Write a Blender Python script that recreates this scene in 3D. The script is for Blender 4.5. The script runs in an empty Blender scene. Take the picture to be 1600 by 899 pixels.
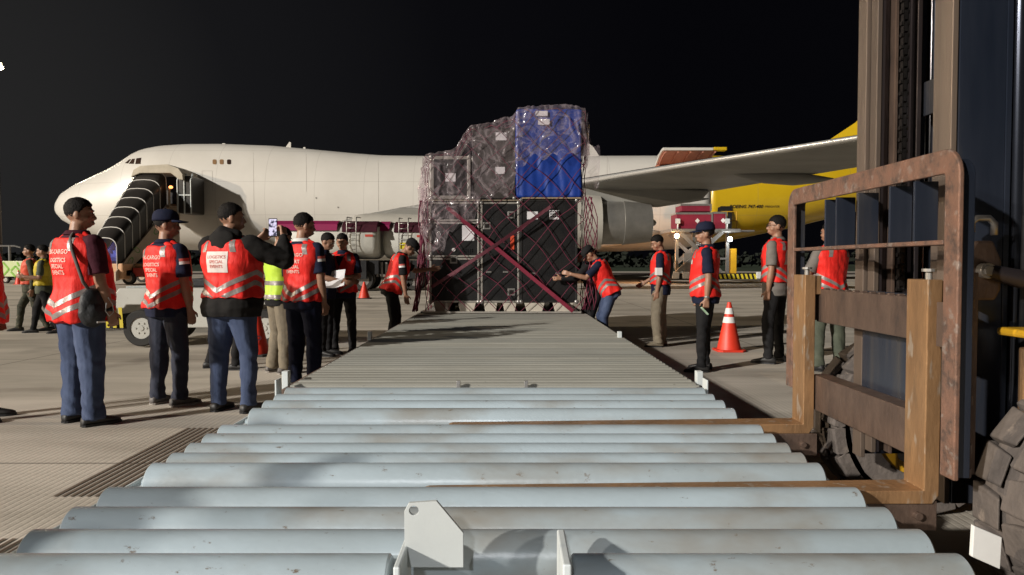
import bpy, bmesh, math, random
from mathutils import Vector, Matrix, noise as mnoise
from mathutils.bvhtree import BVHTree
random.seed(7)
R = math.radians
S = bpy.context.scene
C = S.collection

# ------------------------------------------------------------------ camera
FPX, HZ, CAMZ = 1150.0, 412.0, 1.25
cd = bpy.data.cameras.new('camera'); cam = bpy.data.objects.new('camera', cd); C.objects.link(cam)
cd.sensor_width = 36.0; cd.lens = 36.0*FPX/1600.0; cd.clip_start = 0.05; cd.clip_end = 3000
cam.location = (0, 0, CAMZ); cam.rotation_euler = (R(90)-math.atan((449.5-HZ)/FPX), 0, 0)
S.camera = cam
S.render.resolution_x = 1024; S.render.resolution_y = 575
S.view_settings.view_transform = 'Standard'; S.view_settings.look = 'None'
S.view_settings.exposure = 0.0; S.view_settings.gamma = 1.0
try:
    S.cycles.use_denoising = True
    S.cycles.max_bounces = 6; S.cycles.transparent_max_bounces = 12
    S.cycles.sample_clamp_indirect = 3.0
except Exception: pass

def X_(px, Y): return (px-800.0)/FPX*Y
def Z_(py, Y): return CAMZ+(HZ-py)*Y/FPX
def P_(px, py, Y): return Vector((X_(px, Y), Y, Z_(py, Y)))

# ------------------------------------------------------------------ night sky with the apron glow towards the left
W = bpy.data.worlds.new('World'); S.world = W; W.use_nodes = True
nt = W.node_tree; nt.nodes.clear()
wo = nt.nodes.new('ShaderNodeOutputWorld'); bg = nt.nodes.new('ShaderNodeBackground')
tc = nt.nodes.new('ShaderNodeTexCoord'); dp = nt.nodes.new('ShaderNodeVectorMath'); dp.operation = 'DOT_PRODUCT'
dp.inputs[1].default_value = Vector((-0.66, 0.74, 0.12)).normalized()
rp = nt.nodes.new('ShaderNodeValToRGB')
e = rp.color_ramp.elements
e[0].position = 0.60; e[0].color = (.0017, .0017, .0026, 1)
e[1].position = 1.0; e[1].color = (.019, .0187, .0187, 1)
m = e.new(0.80); m.color = (.0032, .0032, .0042, 1)
m = e.new(0.93); m.color = (.0080, .0080, .0090, 1)
nt.links.new(tc.outputs['Generated'], dp.inputs[0]); nt.links.new(dp.outputs['Value'], rp.inputs[0])
nt.links.new(rp.outputs[0], bg.inputs['Color']); bg.inputs['Strength'].default_value = 1.0
nt.links.new(bg.outputs[0], wo.inputs['Surface'])

# ------------------------------------------------------------------ floodlights of the apron
def spot(name, loc, target, power, col, size_deg, radius, blend=.4):
    d = bpy.data.lights.new(name, 'SPOT'); o = bpy.data.objects.new(name, d); C.objects.link(o)
    o.location = loc; o.rotation_euler = (Vector(target)-Vector(loc)).to_track_quat('-Z', 'Y').to_euler()
    d.energy = power; d.color = col; d.spot_size = R(size_deg); d.spot_blend = blend; d.shadow_soft_size = radius
    return o
sd_ = bpy.data.lights.new('apron_floodlights', 'SUN'); so_ = bpy.data.objects.new('apron_floodlights', sd_); C.objects.link(so_)
sd_.energy = 3.5; sd_.angle = R(1.4); sd_.color = (1.0, .95, .87)
so_.rotation_euler = Vector((.80, .68, -.40)).to_track_quat('-Z', 'Y').to_euler(); so_.location = (-40, -45, 30)
spot('floodlight_mast_left', (-72, 6, 22), (0, 18, 1), 85000, (1.0, .82, .60), 100, .5)
spot('floodlight_near_left', (-19, -9, 9.5), (-4.2, 2.6, 0), 11000, (1.0, .93, .86), 34, .25, 1.0)
spot('work_light_behind', (-1.2, -9, 5.6), (-.3, 3.2, .45), 2300, (.93, .96, 1.0), 17.5, .2, 1.0)
def point(name, loc, power, col, radius):
    d = bpy.data.lights.new(name, 'POINT'); o = bpy.data.objects.new(name, d); C.objects.link(o)
    o.location = loc; d.energy = power; d.color = col; d.shadow_soft_size = radius
    return o

# ------------------------------------------------------------------ materials
def _n(nt, t): return nt.nodes.new(t)
def pm(name, c1, c2=None, scale=4.0, rough=.6, metal=0.0, bump=0.0, bscale=None, dirt=None, damt=.5, dscale=9.0,
       stretch=(1, 1, 1), dirt2=None, rvar=.1, coat=0.0, sheen=0.0, spec=.5, detail=6, dsharp=.08):
    """procedural paint / cloth / metal: two-tone noise, optional dirt blotches, bump"""
    m = bpy.data.materials.new(name); m.use_nodes = True; nt = m.node_tree
    b = nt.nodes['Principled BSDF']; L = nt.links
    if c2 is None: c2 = tuple(v*.82 for v in c1)
    tc = _n(nt, 'ShaderNodeTexCoord'); oi = _n(nt, 'ShaderNodeObjectInfo')
    add = _n(nt, 'ShaderNodeVectorMath'); add.operation = 'MULTIPLY_ADD'
    L.new(oi.outputs['Random'], add.inputs[0]); add.inputs[1].default_value = (37, 53, 71); L.new(tc.outputs['Object'], add.inputs[2])
    mp = _n(nt, 'ShaderNodeMapping'); mp.inputs['Scale'].default_value = stretch; L.new(add.outputs[0], mp.inputs[0])
    n1 = _n(nt, 'ShaderNodeTexNoise'); n1.inputs['Scale'].default_value = scale; n1.inputs['Detail'].default_value = detail
    n1.inputs['Roughness'].default_value = .6; L.new(mp.outputs[0], n1.inputs['Vector'])
    r1 = _n(nt, 'ShaderNodeMapRange'); r1.inputs[1].default_value = .32; r1.inputs[2].default_value = .68; L.new(n1.outputs[0], r1.inputs[0])
    mx = _n(nt, 'ShaderNodeMix'); mx.data_type = 'RGBA'; L.new(r1.outputs[0], mx.inputs['Factor'])
    mx.inputs[6].default_value = (*c1, 1); mx.inputs[7].default_value = (*c2, 1)
    col = mx.outputs[2]
    rr = _n(nt, 'ShaderNodeMapRange'); L.new(n1.outputs[0], rr.inputs[0])
    rr.inputs[3].default_value = max(.02, rough-rvar); rr.inputs[4].default_value = min(1, rough+rvar)
    L.new(rr.outputs[0], b.inputs['Roughness'])
    if dirt:
        n2 = _n(nt, 'ShaderNodeTexNoise'); n2.inputs['Scale'].default_value = dscale; n2.inputs['Detail'].default_value = 8
        n2.inputs['Roughness'].default_value = .7; L.new(mp.outputs[0], n2.inputs['Vector'])
        r2 = _n(nt, 'ShaderNodeMapRange'); t = .72-.32*damt
        r2.inputs[1].default_value = t; r2.inputs[2].default_value = t+dsharp; L.new(n2.outputs[0], r2.inputs[0])
        m2 = _n(nt, 'ShaderNodeMix'); m2.data_type = 'RGBA'; L.new(r2.outputs[0], m2.inputs['Factor'])
        L.new(col, m2.inputs[6]); m2.inputs[7].default_value = (*dirt, 1); col = m2.outputs[2]
    if dirt2:
        dc, lo_, hi_, amt_, sc_ = dirt2
        n3 = _n(nt, 'ShaderNodeTexNoise'); n3.inputs['Scale'].default_value = sc_; n3.inputs['Detail'].default_value = 5; L.new(mp.outputs[0], n3.inputs['Vector'])
        r3 = _n(nt, 'ShaderNodeMapRange'); r3.inputs[1].default_value = lo_; r3.inputs[2].default_value = hi_; r3.inputs[4].default_value = amt_; L.new(n3.outputs[0], r3.inputs[0])
        m3 = _n(nt, 'ShaderNodeMix'); m3.data_type = 'RGBA'; L.new(r3.outputs[0], m3.inputs['Factor'])
        L.new(col, m3.inputs[6]); m3.inputs[7].default_value = (*dc, 1); col = m3.outputs[2]
    L.new(col, b.inputs['Base Color'])
    b.inputs['Metallic'].default_value = metal
    b.inputs['Specular IOR Level'].default_value = spec
    if coat: b.inputs['Coat Weight'].default_value = coat; b.inputs['Coat Roughness'].default_value = .15
    if sheen: b.inputs['Sheen Weight'].default_value = sheen
    if bump:
        nb = _n(nt, 'ShaderNodeTexNoise'); nb.inputs['Scale'].default_value = bscale or scale*6; nb.inputs['Detail'].default_value = 5
        L.new(mp.outputs[0], nb.inputs['Vector'])
        bp = _n(nt, 'ShaderNodeBump'); bp.inputs['Strength'].default_value = bump; bp.inputs['Distance'].default_value = .01
        L.new(nb.outputs[0], bp.inputs['Height']); L.new(bp.outputs[0], b.inputs['Normal'])
    return m
def emis(name, col, st):
    m = bpy.data.materials.new(name); m.use_nodes = True; b = m.node_tree.nodes['Principled BSDF']
    b.inputs['Base Color'].default_value = (*col, 1); b.inputs['Emission Color'].default_value = (*col, 1)
    b.inputs['Emission Strength'].default_value = st
    return m

M = {}
M['roller'] = pm('roller_paint', (.36, .43, .47), (.27, .315, .335), 2.0, .32, 0, .10, 50, dirt=(.13, .10, .075), damt=.27, dscale=26, rvar=.14, dsharp=.06, stretch=(.6, 1, 1), dirt2=((.20, .17, .13), .50, .72, .75, 3.2))
M['roller_dusty'] = pm('dusty_roller_paint', (.29, .285, .25), (.24, .235, .205), 1.6, .7, 0, .1, 40, dirt=(.13, .12, .10), damt=.22, dscale=20)
M['frame_white'] = pm('frame_white_paint', (.62, .66, .66), (.50, .54, .54), 3, .45, 0, .1, 30, dirt=(.16, .09, .05), damt=.3, dscale=14)
M['bracket'] = pm('bracket_grey_paint', (.50, .52, .50), (.44, .46, .45), 2, .5, 0, .06, 40, dirt=(.25, .14, .07), damt=.08, dscale=9)
M['rust'] = pm('rusty_orange_steel', (.36, .16, .07), (.20, .09, .045), 5, .6, .15, .5, 30, dirt=(.06, .045, .04), damt=.35, dscale=8)
M['forkrust'] = pm('bare_rusty_fork', (.44, .25, .12), (.26, .15, .075), 7, .42, .45, .35, 50, dirt=(.085, .075, .055), damt=.52, dscale=5, stretch=(1, 1, .35), dsharp=.25, dirt2=((.46, .40, .33), .60, .66, .6, 22))
M['barrust'] = pm('dull_brown_steel', (.17, .115, .088), (.09, .062, .05), 9, .45, .4, .4, 40, dirt=(.07, .055, .05), damt=.4, dscale=9, stretch=(1, 1, .5))
M['gridrust'] = pm('chipped_paint_on_rust', (.27, .145, .10), (.16, .10, .075), 16, .45, .3, .5, 40, dirt=(.06, .05, .048), damt=.62, dscale=16, dsharp=.22, dirt2=((.34, .30, .27), .60, .68, .5, 26))
M['mast'] = pm('mast_blue_black_steel', (.022, .030, .050), (.060, .070, .098), 3, .22, .50, .15, 20, dirt=(.16, .16, .17), damt=.34, dscale=9, stretch=(1, 1, .12), rvar=.14, dirt2=((.12, .105, .09), .55, .7, .7, 6))
M['mastflange'] = pm('mast_worn_flange', (.21, .16, .125), (.12, .092, .075), 5, .42, .4, .25, 30, dirt=(.05, .04, .04), damt=.3, dscale=7, stretch=(1, 1, .12))
M['mastbrown'] = pm('mast_greasy_steel', (.055, .042, .04), (.035, .03, .035), 3, .4, .5, .25, 20, stretch=(1, 1, .2))
M['chain'] = pm('greasy_chain', (.10, .09, .085), (.05, .045, .045), 30, .35, .9)
M['black'] = pm('black_steel', (.012, .012, .014), (.02, .02, .022), 6, .5, .2, .1)
M['rubber'] = pm('worn_tyre_rubber', (.15, .125, .11), (.085, .072, .065), 8, .85, 0, .5, 40, dirt=(.22, .18, .15), damt=.4, dscale=7)
M['tyre'] = pm('tyre_rubber', (.022, .021, .02), (.035, .033, .03), 8, .8, 0, .2)
M['yellow'] = pm('machine_yellow', (.75, .42, .02), (.60, .32, .02), 3, .4, 0, .1, 20, dirt=(.12, .08, .05), damt=.2)
M['stripe_yellow'] = pm('hazard_yellow', (.80, .66, .04), (.70, .55, .04), 5, .5)
M['hazard_black'] = pm('hazard_black', (.02, .02, .02), None, 5, .5)
M['plane'] = pm('aircraft_white_paint', (.66, .64, .60), (.60, .58, .54), .35, .42, 0, .0, 1, dirt=(.52, .49, .44), damt=.05, dscale=1.2, coat=.15, rvar=.05)
M['planeyel'] = pm('aircraft_yellow_paint', (.66, .44, .015), (.60, .39, .012), .4, .32, 0, coat=.3, rvar=.05)
M['wing'] = pm('wing_grey_paint', (.25, .245, .225), (.19, .186, .172), .8, .65, .0, 0, 1, dirt=(.09, .085, .08), damt=.18, dscale=2.5, stretch=(.4, 1, 1))
M['wingle'] = pm('bare_leading_edge', (.75, .74, .72), (.65, .64, .62), 2, .25, .6)
M['nacelle'] = pm('nacelle_white_paint', (.50, .48, .43), (.42, .40, .36), 1, .4)
M['core'] = pm('engine_core_metal', (.27, .262, .245), (.20, .194, .18), 2, .4, .5)
M['salmon'] = pm('door_inner_primer', (.50, .22, .15), (.40, .17, .12), 2, .6)
M['glassdark'] = pm('dark_window_glass', (.03, .02, .02), (.05, .03, .02), 2, .12, 0)
M['winblind'] = pm('lit_window_blind', (.28, .17, .08), (.22, .13, .07), 2, .4)
M['redw'] = pm('wiring_red', (.5, .05, .03), None, 5, .5)

M['skin'] = pm('skin', (.34, .18, .115), (.28, .145, .09), 12, .5, 0, .08, 90)
M['skinl'] = pm('skin_light', (.38, .21, .135), (.33, .17, .11), 12, .48, 0, .08, 90)
M['hair'] = pm('black_hair', (.0055, .0042, .0037), (.009, .007, .006), 60, .7, 0, .8, 120, spec=.2)
M['eyew'] = pm('eye_white', (.30, .27, .24), None, 5, .3)
M['vest'] = pm('vest_red_orange', (.82, .028, .020), (.66, .018, .014), 8, .6, 0, 1.0, 15, stretch=(1.6, 1.6, .6), spec=.3)
M['vest2'] = pm('vest_orange', (.72, .075, .018), (.60, .055, .015), 8, .6, 0, .3, 12, sheen=.3)
M['vestlime'] = pm('vest_lime', (.50, .72, .03), (.42, .62, .03), 8, .6, 0, .3, 12, sheen=.3)
M['vestyel'] = pm('vest_yellow', (.62, .46, .02), (.50, .38, .02), 8, .6, 0, .3, 12)
M['reflect'] = pm('reflective_tape', (.30, .26, .245), (.22, .19, .18), 30, .38, .2, .25, 60)
M['patch'] = pm('white_vest_patch', (.70, .62, .58), (.62, .55, .52), 30, .6)
M['print'] = pm('print_white', (.75, .60, .52), (.70, .52, .45), 40, .6)
M['printred'] = pm('print_red', (.55, .10, .08), None, 40, .6)
M['maroon'] = pm('maroon_cotton', (.055, .010, .020), (.040, .008, .015), 10, .85, 0, .3, 30, spec=.2)
M['navy'] = pm('navy_cotton', (.009, .012, .030), (.013, .016, .038), 10, .85, 0, .3, 30, spec=.2)
M['dark'] = pm('black_cotton', (.010, .010, .011), (.016, .015, .016), 10, .85, 0, .3, 30, spec=.2)
M['hoodie'] = pm('black_hoodie', (.011, .010, .010), (.017, .016, .015), 10, .9, 0, .4, 22, spec=.2)
M['grey'] = pm('grey_cotton', (.17, .15, .135), (.14, .125, .11), 10, .85, 0, .3, 30)
M['denim'] = pm('blue_denim', (.050, .074, .145), (.030, .046, .098), 7, .85, 0, .35, 40, dirt=(.11, .14, .21), damt=.22, dscale=6, stretch=(1, 1, .5))
M['denimdark'] = pm('dark_denim', (.014, .018, .035), (.022, .026, .045), 7, .85, 0, .3, 40)
M['khaki'] = pm('khaki_cotton', (.20, .165, .115), (.15, .125, .09), 7, .85, 0, .3, 30)
M['olive'] = pm('olive_cotton', (.085, .095, .065), (.06, .07, .05), 7, .85, 0, .3, 30)
M['camo'] = pm('camouflage_cloth', (.055, .06, .035), (.03, .03, .022), 7, .85, 0, .3, 30, dirt=(.10, .085, .055), damt=.5, dscale=16, dsharp=.02)
M['shoe'] = pm('black_shoe', (.012, .012, .013), (.03, .028, .027), 20, .55)
M['sneaker'] = pm('grey_sneaker', (.16, .14, .13), (.03, .03, .03), 22, .6, dsharp=.02)
M['sole'] = pm('light_sole', (.30, .27, .24), None, 20, .7)
M['bag'] = pm('black_nylon_bag', (.010, .012, .014), (.018, .02, .024), 14, .6, 0, .4, 60)
M['strapgrey'] = pm('grey_webbing', (.10, .085, .08), None, 60, .8)
M['paper'] = pm('paper_white', (.80, .78, .80), (.74, .72, .74), 8, .7)
M['white'] = pm('white_plastic', (.75, .74, .72), (.68, .67, .65), 6, .5)
M['metal'] = pm('bare_aluminium', (.52, .50, .47), (.40, .385, .36), 9, .35, .7, .1, 60)
M['steel'] = pm('galvanised_steel', (.42, .40, .38), (.32, .31, .29), 9, .4, .7)

def matnodes(name):
    m = bpy.data.materials.new(name); m.use_nodes = True
    return m, m.node_tree, m.node_tree.nodes['Principled BSDF'], m.node_tree.links

def add_seams(m, px_, pz_, w=.03, amt=.35):
    nt = m.node_tree; L = nt.links; b = nt.nodes['Principled BSDF']; src = b.inputs['Base Color'].links[0].from_socket
    tc = _n(nt, 'ShaderNodeTexCoord'); sx = _n(nt, 'ShaderNodeSeparateXYZ'); L.new(tc.outputs['Object'], sx.inputs[0]); outs = []
    for s_, per in ((sx.outputs[0], px_), (sx.outputs[2], pz_)):
        q = _n(nt, 'ShaderNodeMath'); q.operation = 'PINGPONG'; q.inputs[1].default_value = per/2; L.new(s_, q.inputs[0])
        c = _n(nt, 'ShaderNodeMath'); c.operation = 'LESS_THAN'; c.inputs[1].default_value = w/2; L.new(q.outputs[0], c.inputs[0]); outs.append(c.outputs[0])
    mxx = _n(nt, 'ShaderNodeMath'); mxx.operation = 'MAXIMUM'; L.new(outs[0], mxx.inputs[0]); L.new(outs[1], mxx.inputs[1])
    ml = _n(nt, 'ShaderNodeMath'); ml.operation = 'MULTIPLY'; ml.inputs[1].default_value = amt; L.new(mxx.outputs[0], ml.inputs[0])
    mi = _n(nt, 'ShaderNodeMix'); mi.data_type = 'RGBA'; L.new(ml.outputs[0], mi.inputs['Factor']); L.new(src, mi.inputs[6]); mi.inputs[7].default_value = (.22, .20, .18, 1)
    L.new(mi.outputs[2], b.inputs['Base Color'])
add_seams(M['plane'], 3.4, 2.3, .03, .30); add_seams(M['planeyel'], 3.4, 2.3, .03, .25); add_seams(M['wing'], 2.6, 50, .04, .4)

# ------------------------------------------------------------------ mesh builder
WM = {}      # world matrix of every parent
class MB:
    def __init__(s): s.v = []; s.f = []
    def add(s, vs, fs):
        k = len(s.v); s.v += [Vector(v) for v in vs]; s.f += [tuple(i+k for i in f) for f in fs]; return s
    def box(s, x0, x1, y0, y1, z0, z1, rot=None, piv=None):
        vs = [Vector(p) for p in ((x0,y0,z0),(x1,y0,z0),(x1,y1,z0),(x0,y1,z0),(x0,y0,z1),(x1,y0,z1),(x1,y1,z1),(x0,y1,z1))]
        if rot is not None:
            pv = Vector(piv) if piv is not None else sum(vs, Vector())/8
            vs = [rot @ (v-pv)+pv for v in vs]
        return s.add(vs, [(0,3,2,1),(4,5,6,7),(0,1,5,4),(1,2,6,5),(2,3,7,6),(3,0,4,7)])
    def bar(s, a, b, w, h, up=(0, 0, 1)):
        a = Vector(a); b = Vector(b); d = (b-a).normalized(); u = Vector(up)
        r = d.cross(u)
        if r.length < 1e-4: r = d.cross(Vector((1, 0, 0)))
        r.normalize(); u = r.cross(d).normalized(); vs = []
        for p in (a, b):
            for i, j in ((-1,-1),(1,-1),(1,1),(-1,1)): vs.append(p+r*i*w/2+u*j*h/2)
        return s.add(vs, [(0,1,2,3),(7,6,5,4),(0,4,5,1),(1,5,6,2),(2,6,7,3),(3,7,4,0)])
    def cyl(s, a, b, r0, r1=None, n=20, caps=True):
        a = Vector(a); b = Vector(b); r1 = r0 if r1 is None else r1
        d = (b-a).normalized(); u = d.orthogonal().normalized(); w = d.cross(u); vs = []
        for p, r in ((a, r0), (b, r1)):
            for i in range(n):
                t = 2*math.pi*i/n; vs.append(p+(u*math.cos(t)+w*math.sin(t))*r)
        fs = [(i, (i+1) % n, n+(i+1) % n, n+i) for i in range(n)]
        if caps: fs += [tuple(range(n-1, -1, -1)), tuple(range(n, 2*n))]
        return s.add(vs, fs)
    def lathe(s, a, d, prof, n=28, closed=True):
        """prof: (distance along d, radius)"""
        a = Vector(a); d = Vector(d).normalized(); u = d.orthogonal().normalized(); w = d.cross(u); vs = []
        for h, r in prof:
            for i in range(n):
                t = 2*math.pi*i/n; vs.append(a+d*h+(u*math.cos(t)+w*math.sin(t))*r)
        fs = []
        for k in range(len(prof)-1):
            for i in range(n): fs.append((k*n+i, k*n+(i+1) % n, (k+1)*n+(i+1) % n, (k+1)*n+i))
        if closed: fs += [tuple(range(n-1, -1, -1)), tuple(range((len(prof)-1)*n, len(prof)*n))]
        return s.add(vs, fs)
    def tube(s, pts, r, n=8, closed=False):
        pts = [Vector(p) for p in pts]; vs = []; N = len(pts); pu = None
        for k, p in enumerate(pts):
            d = (pts[min(k+1, N-1)]-pts[max(k-1, 0)])
            if d.length < 1e-9: d = Vector((0, 0, 1))
            d.normalize()
            u = (pu - d*pu.dot(d)) if pu is not None else d.orthogonal()
            if u.length < 1e-5: u = d.orthogonal()
            u.normalize(); pu = u; w = d.cross(u)
            rr = r[k] if isinstance(r, (list, tuple)) else r
            for i in range(n):
                t = 2*math.pi*i/n; vs.append(p+(u*math.cos(t)+w*math.sin(t))*rr)
        fs = [(k*n+i, k*n+(i+1) % n, (k+1)*n+(i+1) % n, (k+1)*n+i) for k in range(N-1) for i in range(n)]
        fs += [tuple(range(n-1, -1, -1)), tuple(range((N-1)*n, N*n))]
        return s.add(vs, fs)
    def prism(s, poly, fn, d0, d1):
        """poly of 2D points; fn(a, b, d) -> 3D"""
        n = len(poly)
        vs = [fn(a, b, d0) for a, b in poly]+[fn(a, b, d1) for a, b in poly]
        fs = [tuple(range(n)), tuple(range(2*n-1, n-1, -1))]+[(i, n+i, n+(i+1) % n, (i+1) % n) for i in range(n)]
        return s.add(vs, fs)
    def loft(s, rings, caps=True):
        n = len(rings[0]); vs = [p for r in rings for p in r]
        fs = [(k*n+i, k*n+(i+1) % n, (k+1)*n+(i+1) % n, (k+1)*n+i) for k in range(len(rings)-1) for i in range(n)]
        if caps: fs += [tuple(range(n-1, -1, -1)), tuple(range((len(rings)-1)*n, len(rings)*n))]
        return s.add(vs, fs)
    def ell(s, c, rx, ry, rz, nu=20, nv=12, rot=None):
        c = Vector(c); vs = []; 
        for j in range(1, nv):
            ph = math.pi*j/nv
            for i in range(nu):
                t = 2*math.pi*i/nu
                p = Vector((rx*math.sin(ph)*math.cos(t), ry*math.sin(ph)*math.sin(t), rz*math.cos(ph)))
                vs.append((rot @ p if rot is not None else p)+c)
        top = len(vs); p = Vector((0, 0, rz)); vs.append((rot @ p if rot is not None else p)+c)
        p = Vector((0, 0, -rz)); vs.append((rot @ p if rot is not None else p)+c)
        fs = [(j*nu+i, (j+1)*nu+i, (j+1)*nu+(i+1) % nu, j*nu+(i+1) % nu) for j in range(nv-2) for i in range(nu)]
        fs += [(top, i, (i+1) % nu) for i in range(nu)]+[(top+1, (nv-2)*nu+(i+1) % nu, (nv-2)*nu+i) for i in range(nu)]
        return s.add(vs, fs)
    def cap(s, a, b, ra, rb=None, n=14):
        a = Vector(a); b = Vector(b); rb = ra if rb is None else rb; L = (b-a).length
        if L < 1e-6: return s.ell(a, ra, ra, ra)
        prof = [(-ra*math.cos(t), max(1e-4, ra*math.sin(t))) for t in (0.05, .4, .8, 1.2, math.pi/2)]
        prof += [(L+rb*math.cos(t), max(1e-4, rb*math.sin(t))) for t in (math.pi/2, 1.2, .8, .4, .05)]
        return s.lathe(a, b-a, prof, n)
    def build(s, name, mat, parent=None, smooth=False, bevel=0, world=True, seg=2, auto=None, recalc=True):
        me = bpy.data.meshes.new(name)
        vs = s.v
        if parent is not None and world:
            inv = WM[parent.name].inverted(); vs = [inv @ v for v in vs]
        me.from_pydata([tuple(v) for v in vs], [], s.f)
        if recalc:
            bm = bmesh.new(); bm.from_mesh(me); bmesh.ops.recalc_face_normals(bm, faces=bm.faces); bm.to_mesh(me); bm.free()
        me.materials.append(mat)
        o = bpy.data.objects.new(name, me); C.objects.link(o)
        if parent is not None: o.parent = parent; WM[o.name] = WM[parent.name].copy()
        else: WM[o.name] = Matrix.Identity(4)
        if smooth or auto:
            for p in me.polygons: p.use_smooth = True
            if auto:
                bm = bmesh.new(); bm.from_mesh(me)
                for ed in bm.edges:
                    if len(ed.link_faces) == 2 and ed.calc_face_angle(0) > R(auto): ed.smooth = False
                bm.to_mesh(me); bm.free()
        if bevel:
            b = o.modifiers.new('bevel', 'BEVEL'); b.width = bevel; b.segments = seg; b.limit_method = 'ANGLE'; b.angle_limit = R(40)
        return o
def thing(name, label, cat, loc=(0, 0, 0), rz=0, group=None):
    o = bpy.data.objects.new(name, None); C.objects.link(o); o.empty_display_size = .2
    o.location = loc; o.rotation_euler = (0, 0, rz); o['label'] = label; o['category'] = cat
    if group: o['group'] = group
    WM[o.name] = Matrix.Translation(Vector(loc)) @ Matrix.Rotation(rz, 4, 'Z')
    return o
def tag(o, label, cat, group=None):
    o['label'] = label; o['category'] = cat
    if group: o['group'] = group
    return o
def struct(o): o['kind'] = 'structure'; return o
def relink_copy(o, parent):
    c = o.copy(); C.objects.link(c); c.parent = parent; WM[c.name] = WM[parent.name].copy() if parent else Matrix.Identity(4)
    for ch in list(o.children): relink_copy(ch, c)
    return c
def dup(root, loc, rz=0, label=None):
    c = relink_copy(root, None); c.location = loc; c.rotation_euler = (0, 0, rz)
    if label: c['label'] = label
    return c

def textmesh(body, size, extrude=0.0, align='CENTER', bold=0.0, spacing=1.0):
    cu = bpy.data.curves.new('txt', 'FONT'); cu.body = body; cu.size = size; cu.extrude = extrude
    cu.align_x = align; cu.align_y = 'CENTER'; cu.offset = bold; cu.space_line = spacing; cu.resolution_u = 2
    o = bpy.data.objects.new('txt', cu); C.objects.link(o)
    dg = bpy.context.evaluated_depsgraph_get(); dg.update()
    me = bpy.data.meshes.new_from_object(o.evaluated_get(dg))
    vs = [v.co.copy() for v in me.vertices]; fs = [tuple(p.vertices) for p in me.polygons]
    bpy.data.objects.remove(o); bpy.data.curves.remove(cu); bpy.data.meshes.remove(me)
    return vs, fs
def stick(vs, bvh, c, right, up, out, off=.004, dist=.6):
    """wrap flat (u, v) shapes on a surface: cast from c + u*right + v*up + dist*out along -out"""
    res = []; last = None
    for v in vs:
        o = c+right*v.x+up*v.y+out*dist
        h = bvh.ray_cast(o, -out, 2*dist+3)
        if h[0] is not None: p = h[0]+out*off; last = (o-p).dot(out)
        else: p = o-out*(last if last is not None else dist)
        res.append(p)
    return res
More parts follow.
